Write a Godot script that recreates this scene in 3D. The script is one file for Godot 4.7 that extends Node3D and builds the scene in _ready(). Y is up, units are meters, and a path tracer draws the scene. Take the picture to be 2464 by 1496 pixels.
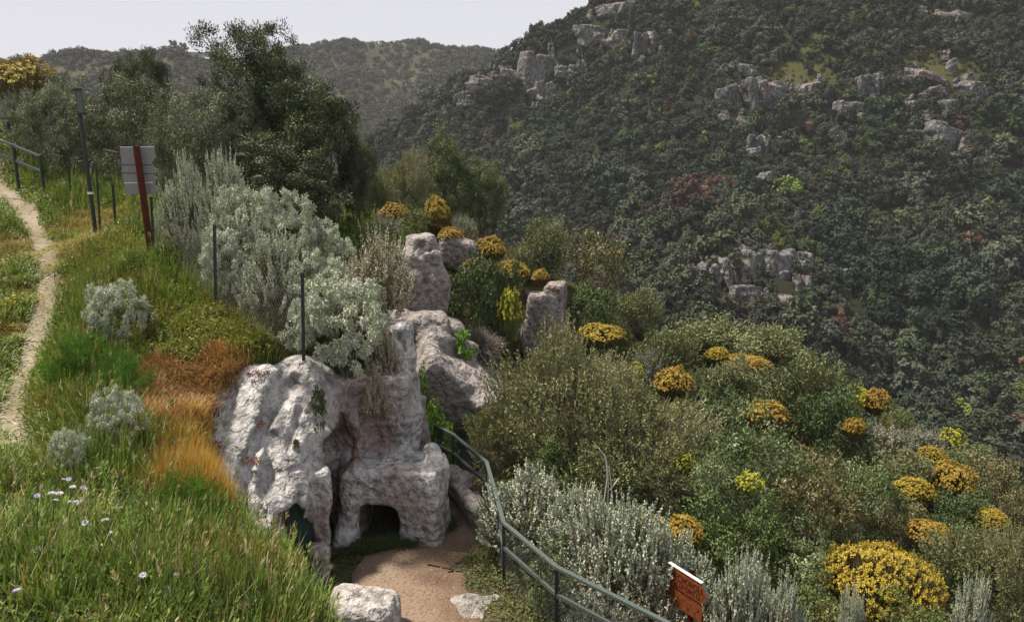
extends Node3D

# A gorge path: a meadow with a rock-cut tomb below it, a handrail, a slope of shrubs
# and two wooded hillsides. Eye level is y = 0, D is the distance ahead (D = -z).

const F := 1806.0
const TILT := 11.0
var ct := cos(deg_to_rad(TILT))
var st := sin(deg_to_rad(TILT))
var rng := RandomNumberGenerator.new()
var used := {}
var mats := {}
var nz := FastNoiseLite.new()
var nz2 := FastNoiseLite.new()


# ---------------------------------------------------------------- survey helpers
func at(px: float, py: float, d: float) -> Vector3:
	var a := (px - 1232.0) / F
	var b := (748.0 - py) / F
	var k := d / (ct + b * st)
	return Vector3(a * k, (b * ct - st) * k, -d)


func on_level(px: float, py: float, y: float) -> Vector3:
	var b := (748.0 - py) / F
	return at(px, py, y * (ct + b * st) / (b * ct - st))


func metres(n: float, d: float, py: float) -> float:      # size of n survey units at distance d
	return n / F * d / (ct + (748.0 - py) / F * st)


# ---------------------------------------------------------------- naming and tagging
func numbered(called: String) -> String:
	var n: int = used.get(called, 0)
	used[called] = n + 1
	return called if n == 0 else "%s_%03d" % [called, n]


func tag(o: Node, label: String, category: String, group := "") -> Node:
	o.set_meta("label", label)
	o.set_meta("category", category)
	if group != "":
		o.set_meta("group", group)
	return o


func thing(called: String, label: String, category: String, where := Vector3.ZERO, group := "") -> Node3D:
	var o := Node3D.new()
	o.name = numbered(called)
	add_child(o)
	o.position = where
	tag(o, label, category, group)
	return o


func put(called: String, mesh: Mesh, m: Material, parent: Node = null) -> MeshInstance3D:
	var o := MeshInstance3D.new()
	o.name = numbered(called) if parent == null else called
	o.mesh = mesh
	o.material_override = m
	if parent == null:
		add_child(o)
	else:
		parent.add_child(o, true)
	return o


func struct(called: String, mesh: Mesh, m: Material) -> MeshInstance3D:
	var o := put(called, mesh, m)
	o.set_meta("kind", "structure")
	return o


func stuff(called: String, mm: MultiMesh, m: Material, label: String, category: String) -> MultiMeshInstance3D:
	var o := MultiMeshInstance3D.new()
	o.name = numbered(called)
	o.multimesh = mm
	o.material_override = m
	add_child(o)
	o.set_meta("kind", "stuff")
	tag(o, label, category)
	return o


# ---------------------------------------------------------------- mesh builder
class MB:
	var v := PackedVector3Array()
	var c := PackedColorArray()
	var n := PackedVector3Array()
	var ix := PackedInt32Array()

	func leaf(p: Vector3, dir: Vector3, side: Vector3, l: float, w: float, col: Color, droop := 0.0) -> void:
		var k := v.size()
		var mid := p + dir * (l * 0.5)
		var tip := p + dir * l
		tip.y -= droop * l
		v.append(p)
		v.append(mid + side * w * 0.5)
		v.append(tip)
		v.append(mid - side * w * 0.5)
		c.append(col)
		c.append(col)
		c.append(col)
		c.append(col)
		ix.append(k); ix.append(k + 1); ix.append(k + 2)
		ix.append(k); ix.append(k + 2); ix.append(k + 3)

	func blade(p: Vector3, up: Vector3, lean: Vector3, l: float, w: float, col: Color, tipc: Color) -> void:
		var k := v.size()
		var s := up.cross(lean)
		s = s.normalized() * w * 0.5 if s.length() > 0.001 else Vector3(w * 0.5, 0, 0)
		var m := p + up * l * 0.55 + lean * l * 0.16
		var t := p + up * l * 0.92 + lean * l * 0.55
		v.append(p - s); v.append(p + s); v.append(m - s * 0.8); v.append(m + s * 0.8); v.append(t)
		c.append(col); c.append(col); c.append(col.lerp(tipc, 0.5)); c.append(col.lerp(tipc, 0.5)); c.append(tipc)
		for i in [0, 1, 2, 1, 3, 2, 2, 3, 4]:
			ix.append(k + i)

	func tube(p0: Vector3, p1: Vector3, r0: float, r1: float, col: Color, sides := 5) -> void:
		var d := (p1 - p0).normalized()
		var u := d.cross(Vector3.RIGHT if absf(d.x) < 0.8 else Vector3.UP).normalized()
		var w := d.cross(u)
		var k := v.size()
		for i in sides:
			var a := TAU * i / sides
			var o := u * cos(a) + w * sin(a)
			v.append(p0 + o * r0); v.append(p1 + o * r1)
			c.append(col); c.append(col)
		for i in sides:
			var a0 := k + i * 2
			var b0 := k + ((i + 1) % sides) * 2
			ix.append(a0); ix.append(a0 + 1); ix.append(b0)
			ix.append(b0); ix.append(a0 + 1); ix.append(b0 + 1)

	func box(a: Vector3, b: Vector3, w: float, h: float, col: Color, upv := Vector3.UP) -> void:   # a bar from a to b
		var d := (b - a).normalized()
		var s := d.cross(upv).normalized() * w * 0.5
		var u := s.cross(d).normalized() * h * 0.5
		var q: Array[Vector3] = [a - s - u, a + s - u, a + s + u, a - s + u, b - s - u, b + s - u, b + s + u, b - s + u]
		for f in [[0, 1, 2, 3], [5, 4, 7, 6], [4, 0, 3, 7], [1, 5, 6, 2], [3, 2, 6, 7], [4, 5, 1, 0]]:
			var k := v.size()
			for i in f:
				v.append(q[i]); c.append(col)
			for i in [0, 1, 2, 0, 2, 3]:
				ix.append(k + i)

	func mesh() -> ArrayMesh:
		var arr := []
		arr.resize(Mesh.ARRAY_MAX)
		arr[Mesh.ARRAY_VERTEX] = v
		arr[Mesh.ARRAY_COLOR] = c
		arr[Mesh.ARRAY_INDEX] = ix
		if n.size() == v.size():
			arr[Mesh.ARRAY_NORMAL] = n
		var m := ArrayMesh.new()
		m.add_surface_from_arrays(Mesh.PRIMITIVE_TRIANGLES, arr)
		return m

	func smooth() -> void:
		n.resize(v.size())
		n.fill(Vector3.ZERO)
		for i in range(0, ix.size(), 3):
			var q := (v[ix[i + 2]] - v[ix[i]]).cross(v[ix[i + 1]] - v[ix[i]])
			n[ix[i]] += q; n[ix[i + 1]] += q; n[ix[i + 2]] += q
		for i in n.size():
			n[i] = n[i].normalized()


# ---------------------------------------------------------------- materials
func noise_tex(freq: float, octaves: int, sd: int, ramp: Array, size := 512, kind := FastNoiseLite.TYPE_SIMPLEX_SMOOTH) -> NoiseTexture2D:
	var fn := FastNoiseLite.new()
	fn.noise_type = kind
	fn.frequency = freq
	fn.fractal_octaves = octaves
	fn.seed = sd
	var t := NoiseTexture2D.new()
	t.width = size
	t.height = size
	t.seamless = true
	t.noise = fn
	if ramp.size() > 0:
		var g := Gradient.new()
		var offs := PackedFloat32Array()
		var cols := PackedColorArray()
		for i in ramp.size():
			offs.append(ramp[i][0])
			cols.append(ramp[i][1])
		g.offsets = offs
		g.colors = cols
		t.color_ramp = g
	return t


func mat(called: String, col: Color, rough := 0.8, spec := 0.35, back := 0.0) -> StandardMaterial3D:
	var m := StandardMaterial3D.new()
	m.resource_name = called
	m.albedo_color = col
	m.roughness = rough
	m.metallic_specular = spec
	m.cull_mode = BaseMaterial3D.CULL_DISABLED
	if back > 0.0:
		m.backlight_enabled = true
		m.backlight = Color(back, back, back * 0.7)
	mats[called] = m
	return m


func vmat(called: String, rough := 0.8, spec := 0.35, back := 0.0) -> StandardMaterial3D:
	var m := mat(called, Color.WHITE, rough, spec, back)
	m.vertex_color_use_as_albedo = true
	return m


func g(v: float) -> Color:
	return Color(v, v, v)


func make_materials() -> void:
	vmat("leaf", 0.55, 0.4, 0.45)
	vmat("gloss_leaf", 0.42, 0.4, 0.3)
	vmat("silver_leaf", 0.85, 0.25, 0.4)
	vmat("bark", 0.9, 0.2)
	vmat("grass", 0.45, 0.4, 0.7)
	vmat("far_leaf", 0.8, 0.2, 0.08)
	vmat("wire", 0.6, 0.4)
	var rk := vmat("rock", 0.92, 0.2)
	rk.uv1_triplanar = true
	rk.uv1_world_triplanar = true
	rk.uv1_scale = Vector3(0.4, 0.4, 0.4)
	rk.albedo_texture = noise_tex(0.012, 7, 11, [[0.0, g(0.62)], [0.4, g(0.82)], [0.6, g(0.97)], [1.0, g(1.0)]], 1024)
	rk.heightmap_enabled = true
	rk.heightmap_texture = noise_tex(0.012, 6, 5, [], 1024)
	rk.heightmap_scale = 12.0
	rk.detail_enabled = true
	rk.detail_blend_mode = BaseMaterial3D.BLEND_MODE_MUL
	rk.detail_uv_layer = BaseMaterial3D.DETAIL_UV_1
	rk.detail_albedo = noise_tex(0.06, 4, 21, [[0.0, g(0.2)], [0.24, g(0.42)], [0.32, g(1.0)], [1.0, g(1.0)]], 1024)
	var fr := vmat("far_rock", 0.95, 0.2)
	fr.uv1_triplanar = true
	fr.uv1_world_triplanar = true
	fr.uv1_scale = Vector3(0.07, 0.035, 0.07)
	fr.albedo_texture = noise_tex(0.03, 6, 31, [[0.0, g(0.45)], [0.38, g(0.7)], [0.55, g(0.95)], [1.0, g(1.0)]])
	fr.heightmap_enabled = true
	fr.heightmap_texture = noise_tex(0.02, 6, 33, [])
	fr.heightmap_scale = 120.0
	var soil := vmat("soil", 0.95, 0.2)
	soil.uv1_triplanar = true
	soil.uv1_world_triplanar = true
	soil.uv1_scale = Vector3(0.5, 0.5, 0.5)
	soil.albedo_texture = noise_tex(0.03, 6, 41, [[0.0, g(0.4)], [0.45, g(0.75)], [0.6, g(1.0)], [1.0, g(0.9)]])
	soil.heightmap_enabled = true
	soil.heightmap_texture = noise_tex(0.03, 6, 42, [], 1024)
	soil.heightmap_scale = 3.0
	var dirt := vmat("dirt", 0.95, 0.2)
	dirt.uv1_triplanar = true
	dirt.uv1_world_triplanar = true
	dirt.uv1_scale = Vector3(0.45, 0.45, 0.45)
	dirt.albedo_texture = noise_tex(0.025, 7, 43, [[0.0, g(0.68)], [0.5, g(0.95)], [1.0, g(1.0)]], 1024)
	dirt.heightmap_enabled = true
	dirt.heightmap_texture = noise_tex(0.05, 6, 44, [], 1024)
	dirt.heightmap_scale = 2.0
	var steel := mat("galvanised", Color(0.45, 0.5, 0.48), 0.5, 0.5)
	steel.metallic = 0.35
	steel.uv1_triplanar = true
	steel.uv1_world_triplanar = true
	steel.uv1_scale = Vector3(2, 2, 2)
	steel.albedo_texture = noise_tex(0.05, 5, 51, [[0.0, Color(0.35, 0.33, 0.3)], [0.4, g(0.6)], [0.6, g(0.95)], [1.0, g(1.0)]])
	var dark := mat("dark_steel", Color(0.2, 0.215, 0.22), 0.6, 0.4)
	dark.metallic = 0.2
	var rust := mat("red_steel", Color(0.36, 0.135, 0.09), 0.7, 0.35)
	rust.uv1_triplanar = true
	rust.uv1_scale = Vector3(3, 0.8, 3)
	rust.albedo_texture = noise_tex(0.03, 5, 61, [[0.0, Color(0.45, 0.4, 0.38)], [0.5, g(0.85)], [1.0, g(1.0)]])
	var board := mat("grey_board", Color(0.6, 0.585, 0.59), 0.75, 0.3)
	board.uv1_triplanar = true
	board.uv1_scale = Vector3(1.2, 5, 1.2)
	board.albedo_texture = noise_tex(0.02, 5, 62, [[0.0, g(0.6)], [0.5, g(0.9)], [1.0, g(1.0)]])
	var ob := mat("orange_board", Color(0.5, 0.27, 0.155), 0.6, 0.35)
	ob.uv1_triplanar = true
	ob.uv1_scale = Vector3(1.6, 1.6, 1.6)
	ob.albedo_texture = noise_tex(0.014, 5, 63, [[0.0, Color(0.45, 0.32, 0.28)], [0.42, Color(0.8, 0.68, 0.6)], [0.52, Color(1, 1.0, 0.9)], [1.0, Color(0.75, 0.8, 0.7)]])
	mat("letter", Color(0.2, 0.055, 0.035), 0.7, 0.3)
	mat("white_edge", Color(0.86, 0.86, 0.84), 0.5, 0.4)
	var gd := mat("green_door", Color(0.2, 0.31, 0.27), 0.55, 0.4)
	gd.metallic = 0.1


# ---------------------------------------------------------------- ground: two fitted sheets joined by a step
var up_pts := PackedVector3Array()     # (x, D, y)
var low_pts := PackedVector3Array()
var edge := PackedVector2Array([Vector2(-1.3, -3), Vector2(-1.5, 2), Vector2(-2.0, 8), Vector2(-2.75, 9), Vector2(-3.7, 10), Vector2(-4.55, 11), Vector2(-5.05, 12), Vector2(-5.15, 13.1), Vector2(-4.5, 14.1), Vector2(-3.4, 14.9), Vector2(-2.7, 15.7), Vector2(-3.0, 16.8), Vector2(-3.1, 18), Vector2(-3.0, 21), Vector2(-2.9, 30), Vector2(-3, 90)])
const GX0 := -42.0
const GD0 := -4.0
const GS := 0.9
const GNX := 108
const GND := 86
var grid_up := PackedFloat32Array()
var grid_low := PackedFloat32Array()


func fit(p: PackedVector3Array, x: float, d: float, s2: float) -> float:
	var sw := 0.0; var sx := 0.0; var sd := 0.0; var sxx := 0.0; var sxd := 0.0; var sdd := 0.0
	var sy := 0.0; var sxy := 0.0; var sdy := 0.0
	for q in p:
		var dx := q.x - x
		var dd := q.y - d
		var r := dx * dx + dd * dd + s2
		var w := 1.0 / (r * r)
		sw += w; sx += w * dx; sd += w * dd
		sxx += w * dx * dx; sxd += w * dx * dd; sdd += w * dd * dd
		sy += w * q.z; sxy += w * dx * q.z; sdy += w * dd * q.z
	var rg := sw * s2 * 0.6
	sxx += rg; sdd += rg
	var m := Basis(Vector3(sw, sx, sd), Vector3(sx, sxx, sxd), Vector3(sd, sxd, sdd))
	if absf(m.determinant()) < 1e-30:
		return sy / sw
	m = Basis(Vector3(1, sx / sw, sd / sw), Vector3(sx / sw, sxx / sw, sxd / sw), Vector3(sd / sw, sxd / sw, sdd / sw))
	return (m.inverse() * Vector3(sy / sw, sxy / sw, sdy / sw)).x


func lay(which: int, list: Array) -> void:           # [px, py, D] survey points
	for q in list:
		var w := at(q[0], q[1], q[2])
		if which != 2:
			up_pts.append(Vector3(w.x, q[2], w.y))
		if which != 1:
			low_pts.append(Vector3(w.x, q[2], w.y))


func side(x: float, d: float) -> float:              # > 0: below the step
	var best := 1e9
	var s := 1.0
	var p := Vector2(x, d)
	for i in edge.size() - 1:
		var a := edge[i]
		var b := edge[i + 1]
		var c := Geometry2D.get_closest_point_to_segment(p, a, b)
		var q := c.distance_squared_to(p)
		if q < best:
			best = q
			s = signf((b - a).cross(p - a))
	return -s * sqrt(best)


func sample(gr: PackedFloat32Array, x: float, d: float) -> float:
	var u := clampf((x - GX0) / GS, 0.0, GNX - 1.001)
	var w := clampf((d - GD0) / GS, 0.0, GND - 1.001)
	var i := int(u)
	var j := int(w)
	u -= i
	w -= j
	var k := j * GNX + i
	return lerpf(lerpf(gr[k], gr[k + 1], u), lerpf(gr[k + GNX], gr[k + GNX + 1], u), w)


func ground(x: float, d: float) -> float:
	var s := side(x, d)
	var soft := 0.35 if d < 19.0 else 0.35 + (d - 19.0) * 0.4
	var t := smoothstep(-soft, soft, s)
	var y: float
	if t <= 0.0:
		y = sample(grid_up, x, d)
	elif t >= 1.0:
		y = sample(grid_low, x, d)
	else:
		y = lerpf(sample(grid_up, x, d), sample(grid_low, x, d), t)
	return y + nz.get_noise_2d(x * 6.0, d * 6.0) * 0.09


func gpoint(px: float, py: float, d: float) -> Vector3:   # that spot, set down on the ground
	var w := at(px, py, d)
	w.y = ground(w.x, d)
	return w


func hit(px: float, py: float, d0 := 4.0, d1 := 60.0) -> Vector3:      # where that line of sight meets the ground
	var d := d0
	while d < d1:
		var w := at(px, py, d)
		if w.y <= ground(w.x, d):
			return w
		d += 0.12
	return at(px, py, d1)


# meadow ground tones, patches lie in the world
var patches := []      # [centre, radius, tone index]


func patch_at(x: float, d: float) -> Array:      # [strongest tone, share]
	var best := 0.0
	var tone := 0
	for q in patches:
		var c: Vector3 = q[0]
		var r: float = q[1]
		var e := Vector2(x - c.x, d + c.z).length() / r + nz.get_noise_2d(x * 14.0, d * 14.0) * 0.9
		var s := 1.0 - smoothstep(0.4, 1.25, e)
		if s > best:
			best = s
			tone = q[2]
	return [tone, best]


# ---------------------------------------------------------------- the plants, one line each: kind, x, top, bottom, width (survey units), distance, name, label
var plants := []


func P(kind: String, px: float, top: float, bottom: float, w: float, d: float, label: String) -> void:
	plants.append([kind, px, top, bottom, w, d, label])


func list_plants() -> void:
	# trees at the back of the meadow
	P("tree", 640, 72, 540, 300, 24.5, "tallest dark evergreen tree with ragged feathery top above the meadow")
	P("tree_b", 770, 205, 560, 235, 24.0, "broad dark rounded tree with bright leaf edge facing the gorge")
	P("tree_c", 545, 225, 520, 230, 23.0, "grey-green evergreen tree in front of the tallest dark tree, behind the arrow signpost")
	P("tree_b", 700, 170, 560, 230, 25.5, "dark evergreen crown joining the tallest tree and the broad rounded tree")
	P("tree_b", 690, 340, 590, 270, 22.0, "low black-green tree directly behind the long silver shrub bank")
	P("tree_b", 860, 330, 560, 100, 25.0, "slim dark bush at the gorge edge of the big dark trees")
	P("tree_c", 320, 200, 470, 260, 26.5, "grey-green olive tree between the lamp pole and the arrow signpost")
	P("tree_c", 135, 185, 400, 210, 28.0, "grey olive tree behind the steel fence, under the yellow umbrella bush")
	P("tree_c", 220, 235, 450, 190, 27.0, "grey-green olive tree directly behind the lamp pole")
	P("tree_b", 375, 125, 400, 110, 30.0, "upright dark green tree top rising behind the grey-green olives")
	P("tree_b", 300, 150, 400, 110, 32.0, "small dark tree top showing between two olives under the far ridge")
	P("tree_c", 425, 260, 480, 170, 24.0, "olive bush right behind the pointed ends of the arrow sign")
	P("silver_l", 55, 205, 330, 80, 29.0, "pale silver bush beneath the yellow umbrella bush")
	P("umbrella", 62, 150, 260, 150, 30.0, "yellow umbrella-shaped spurge bush rising above the olives at the skyline")
	# spur with two trees and flowering bushes
	P("tree_g", 1080, 318, 560, 150, 34.0, "tallest green tree on the rock spur in front of the wooded hillside")
	P("tree_g", 1160, 385, 560, 130, 35.0, "green tree on the spur, lower and nearest the wooded hillside")
	P("olive_l", 975, 365, 540, 150, 32.0, "olive-brown feathery shrub on the spur beside the tallest spur tree")
	P("broom", 905, 415, 530, 80, 31.0, "yellowish green shrub between the dark trees and the spur")
	P("spurge_o", 950, 485, 545, 78, 29.0, "orange spurge dome on the spur top, just above the grey shrub")
	P("spurge_y", 1050, 470, 570, 72, 28.0, "tall yellow-green spurge on the spur above the pale boulder")
	P("lentisk", 1000, 500, 575, 110, 27.5, "dark bush with yellow tips between the two upper spurge domes")
	P("silver_l", 925, 515, 575, 80, 26.5, "grey twiggy shrub under the orange spurge dome")
	P("spurge_o", 1085, 545, 592, 70, 27.0, "russet-orange low spurge leaning on the pale boulder")
	P("silver_l", 1117, 515, 575, 66, 29.0, "small silvery spiky shrub behind the pale boulder")
	P("spurge_o", 1180, 565, 640, 78, 27.5, "brightest orange-yellow spurge dome, right beside the pale boulder")
	P("spurge_o", 1145, 620, 665, 68, 25.5, "flat orange spurge just below the pale boulder")
	P("spurge_y", 1232, 625, 690, 84, 25.5, "flat yellow spurge dome topping the dark bush between the two rocks")
	P("spurge_o", 1300, 645, 690, 46, 24.6, "small orange spurge perched on the twin grey rock")
	P("spurge_l", 1228, 690, 820, 62, 23.0, "lime-yellow upright spurge hanging beside the twin grey rock")
	P("lentisk_d", 1130, 640, 880, 165, 23.6, "dark green bush filling the gap between the spire rock and the twin rock")
	P("lentisk_d", 1200, 655, 880, 120, 24.4, "dark bush with yellow heads in front of it beside the twin rock")
	P("broom", 1310, 530, 670, 115, 29.0, "feathery blue-green broom standing out against the dark hillside")
	P("broom", 1255, 595, 680, 80, 28.5, "straw-coloured broom beside the brightest orange spurge")
	P("brown", 1440, 570, 720, 150, 30.0, "brown half-bare bush on the crest against the dark hillside")
	P("lentisk_g", 1420, 690, 830, 150, 26.0, "deep green broadleaf bush at the side of the twin rock")
	P("olive_s", 1530, 700, 800, 130, 27.0, "grey-green rounded shrub on the crest beyond the twin rock")
	P("spurge_y", 1447, 780, 830, 118, 22.0, "flat golden spurge right above the big olive shrub")
	P("olive_l", 1345, 812, 1200, 350, 17.0, "big pale olive shrub filling the slope beyond the handrail")
	P("olive_l", 1535, 890, 1220, 340, 16.0, "big olive shrub with yellowish leaves, downhill of the other big pale olive")
	P("olive_l", 1195, 975, 1150, 150, 17.6, "olive shrub whose twigs overlap the pitted rock slope")
	P("olive_s", 1450, 1090, 1260, 220, 14.6, "low olive shrub with brown twigs behind the bare white branches")
	P("lentisk_g", 1330, 1060, 1200, 130, 15.2, "green bush between the handrail and the big olive shrub")
	P("spurge_l", 1650, 1090, 1145, 62, 15.0, "small yellow-green spurge at the foot of the big olive shrub")
	P("broom", 1700, 765, 900, 230, 26.0, "wide yellow-green broom on the crest under the cliff")
	P("broom", 1850, 790, 900, 170, 26.5, "feathery broom on the crest at the edge of the drop")
	P("olive_s", 1600, 800, 930, 150, 24.0, "grey-green shrub beyond the dark orange spurge ball")
	P("silver_l", 1560, 840, 930, 80, 23.0, "bluish grey shrub above the yellow-green spurge tuft")
	P("spurge_l", 1525, 870, 915, 48, 21.5, "tiny yellow-green spurge tuft beside the bluish grey shrub")
	P("spurge_o", 1618, 880, 965, 98, 20.0, "dark orange ball-shaped spurge with lime top in mid slope")
	P("spurge_y", 1728, 835, 875, 62, 24.0, "small golden spurge, topmost of the flowering patch on the crest")
	P("spurge_o", 1795, 855, 895, 120, 23.6, "wide orange spurge just below the small golden one on the crest")
	P("broom", 1760, 865, 1000, 150, 21.5, "feathery grey-green broom below the wide orange spurge")
	P("olive_s", 1690, 900, 1010, 110, 22.0, "brownish green shrub behind the dark orange spurge ball")
	P("lentisk_d", 1720, 950, 1080, 150, 19.5, "shaded dark bush below the feathery grey-green broom")
	P("olive_s", 1930, 870, 1060, 190, 21.5, "large grey-green rounded bush on the crest")
	P("lentisk_d", 1990, 950, 1120, 160, 20.0, "dark rounded bush under the grey-green crest bush")
	P("spurge_o", 1840, 965, 1030, 122, 17.6, "broad orange-yellow spurge above the glossy dark bush")
	P("spurge_l", 2045, 925, 1000, 90, 22.0, "lime-green spurge on the crest edge beside an orange dome")
	P("spurge_o", 2105, 935, 1000, 76, 21.8, "orange spurge dome on the crest edge beside the lime-green one")
	P("spurge_o", 2055, 1005, 1060, 58, 19.0, "small brown-orange spurge in front of the dark rounded bush")
	P("silver_l", 2130, 1025, 1090, 120, 19.5, "pale silver brush on the crest, uphill of the small golden dome")
	P("silver_l", 2230, 1030, 1090, 110, 19.0, "pale silver brush on the crest beside a lime tuft")
	P("spurge_l", 2290, 1030, 1085, 60, 18.8, "lime tuft of spurge at the lower end of the crest silver brush")
	P("lentisk", 2150, 990, 1120, 120, 20.5, "green bush behind the silver brush on the crest")
	P("spurge_y", 2240, 1075, 1125, 66, 17.4, "small golden spurge dome on the lower crest")
	P("spurge_o", 2290, 1115, 1200, 122, 16.2, "tall golden-orange spurge dome next to the brown crest bush")
	P("spurge_y", 2190, 1150, 1215, 106, 15.4, "golden two-humped spurge below the small golden dome")
	P("broom", 2180, 1090, 1220, 140, 16.6, "straw-coloured broom behind the two-humped golden spurge")
	P("brown", 2390, 1110, 1260, 160, 15.4, "brown twiggy bush at the lower end of the crest")
	P("olive_s", 2330, 1080, 1180, 140, 17.6, "ochre shrub uphill of the brown crest bush")
	P("spurge_y", 2385, 1225, 1280, 78, 13.8, "flat golden spurge under the brown crest bush")
	P("spurge_o", 2235, 1255, 1320, 112, 13.6, "orange and lime spurge between golden domes and the great golden spurge")
	P("lentisk_d", 2310, 1200, 1330, 170, 14.2, "dark green bush beneath the tall golden-orange dome")
	P("brown", 2150, 1205, 1310, 130, 14.4, "rust-coloured bush under the two-humped golden spurge")
	P("lentisk_s", 1810, 990, 1260, 240, 14.8, "tall dark bush of glinting leaves in the middle of the slope")
	P("lentisk_s", 1730, 1080, 1280, 170, 14.0, "dark glinting bush beside the small yellow-green spurge")
	P("spurge_l", 1805, 1135, 1195, 66, 13.2, "sparse yellow-orange spurge in front of the tall glinting bush")
	P("brown", 1960, 1120, 1330, 210, 14.0, "brown bush with pale glinting leaves above the great golden spurge")
	P("lentisk_s", 2060, 1100, 1320, 190, 14.6, "dark sparkling bush between the brown bush and the golden domes")
	P("lentisk_g", 1700, 1220, 1400, 210, 12.2, "fresh green bush behind the small red-orange spurge")
	P("lentisk_g", 1840, 1240, 1400, 190, 12.0, "dark green bush above the arrow-shaped board")
	P("spurge_o", 1645, 1238, 1320, 96, 11.8, "red-orange spurge beside the silver bank at the handrail")
	P("spurge_l", 1560, 1240, 1290, 88, 12.0, "yellow-green spurge just behind the silver bank at the handrail")
	P("lentisk_s", 1960, 1290, 1440, 190, 11.4, "dark leafy bush between the fresh green bush and the great golden spurge")
	P("spurge_g", 2118, 1318, 1500, 285, 10.8, "great golden-yellow spurge dome, the largest flowering bush")
	P("olive_s", 2300, 1300, 1480, 200, 11.6, "grey-brown shrub beside the great golden spurge")
	P("olive_l", 2440, 1230, 1530, 200, 11.0, "grey olive shrub cut off by the edge of the view")
	P("lentisk", 1960, 1430, 1560, 240, 9.6, "mixed green and reddish bush in front of the great golden spurge")
	P("lentisk", 2190, 1460, 1570, 230, 9.5, "green bush at the foot of the great golden spurge")
	P("silver", 1790, 1350, 1540, 170, 9.6, "silver wormwood beside the arrow-shaped board")
	P("silver", 1880, 1400, 1560, 130, 9.3, "silver wormwood mixed with green leaves, downhill of the board")
	P("silver", 2335, 1410, 1560, 100, 9.6, "silver wormwood plumes below the grey-brown shrub")
	P("silver", 2050, 1425, 1500, 70, 9.0, "single silver wormwood in front of the great golden spurge")
	# silver bank outside the handrail
	P("silver", 1265, 1130, 1280, 230, 13.4, "silver wormwood at the bend of the handrail")
	P("silver", 1400, 1190, 1330, 210, 12.2, "silver wormwood in the middle of the bank by the handrail")
	P("silver", 1500, 1215, 1400, 250, 11.2, "silver wormwood plumes below the bare white branches")
	P("silver_b", 1470, 1310, 1480, 220, 11.3, "brown-stemmed wormwood just outside the handrail")
	P("silver", 1620, 1300, 1470, 210, 11.2, "silver wormwood behind the arrow-shaped board")
	P("silver_b", 1570, 1390, 1540, 180, 10.6, "brownish wormwood between handrail and arrow-shaped board")
	P("silver", 1430, 1440, 1540, 130, 10.6, "pale wormwood sprig pressed against the lower handrail")
	P("lentisk_s", 1330, 1410, 1580, 150, 11.4, "dark leafy bush under the lower handrail")
	# long silver bank behind the wire fence
	P("silver", 425, 450, 560, 90, 19.0, "silver wormwood right behind the red signpost")
	P("silver", 460, 392, 580, 130, 17.0, "tallest wormwood with white spires against the dark trees")
	P("silver", 545, 388, 580, 130, 16.8, "white-spired wormwood beside the tallest one, against the dark trees")
	P("fluffy", 610, 470, 640, 160, 16.2, "wormwood behind the middle fence post")
	P("fluffy", 700, 480, 650, 160, 16.4, "wormwood along the top line of the silver bank")
	P("silver", 660, 580, 740, 170, 15.2, "brown-flecked wormwood behind the wire netting")
	P("fluffy", 780, 545, 680, 130, 17.0, "wormwood at the far top of the silver bank towards the spire rock")
	P("fluffy", 560, 560, 700, 150, 15.6, "low wormwood just behind the middle fence post")
	P("fluffy", 760, 620, 760, 170, 15.4, "wormwood in the centre of the silver bank")
	P("silver_b", 910, 565, 760, 170, 16.4, "tan dried wormwood leaning on the spire rock")
	P("silver_b", 850, 640, 800, 150, 15.4, "tan and silver wormwood above the fluffy white one")
	P("fluffy", 830, 695, 880, 220, 14.2, "fluffy white wormwood overhanging the rock-cut tomb")
	P("fluffy", 745, 715, 830, 90, 14.0, "small fluffy wormwood tucked behind the nearest fence post")
	P("silver_b", 925, 780, 930, 90, 15.0, "trailing tan wormwood hanging down the tomb pillar")
	P("silver_b", 905, 880, 1000, 70, 14.5, "pale tufts of wormwood growing from the tomb wall")
	# in the meadow
	P("fluffy", 280, 695, 830, 140, 14.3, "round silver bush with dark stems alone in the meadow")
	P("fluffy", 283, 945, 1075, 125, 10.8, "silver bush above the little orange flowers")
	P("fluffy", 165, 1045, 1130, 84, 9.5, "small faint silver bush beside white flower heads")
	P("fennel", 215, 820, 950, 190, 13.2, "large feathery green fennel clump beside the footpath")
	P("fennel", 300, 850, 970, 150, 12.8, "feathery green fennel clump next to the orange dry grass")
	P("fennel", 455, 1190, 1330, 190, 9.2, "bright green fennel clump below the ochre grass")
	P("fennel", 640, 1310, 1400, 150, 9.2, "bright fennel clump under the toe of the white rock")
	P("fennel", 330, 1120, 1210, 130, 10.0, "dark green fennel clump below the silver bush")
	# climbers and grass bushes by the tomb
	P("lentisk_v", 1012, 905, 1100, 70, 16.6, "bright green climber on the back of the tomb pillar")
	P("lentisk_v", 1055, 985, 1190, 80, 17.4, "bright green climber behind the far end of the handrail")
	P("lentisk_v", 1115, 800, 880, 60, 19.6, "bright green tuft beside the wedged boulder")
	P("brownbrush", 1160, 790, 890, 110, 21.0, "dome of dead grey brush beside the wedged boulder")
	P("sedum", 770, 945, 1050, 42, 13.0, "dark green tuft growing on the white rock rib")
	P("sedum", 712, 1055, 1085, 22, 12.6, "tiny green tuft on the white rock below the dark tuft")


# ---------------------------------------------------------------- plant builders
var protos := {}      # kind -> array of [crown mesh, stem mesh, width, height, crown material]


func rdir(up := 0.0) -> Vector3:
	var y := rng.randf_range(-1.0, 1.0)
	var a := rng.randf() * TAU
	var r := sqrt(1.0 - y * y)
	return (Vector3(r * cos(a), y, r * sin(a)) + Vector3(0, up, 0)).normalized()


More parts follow.
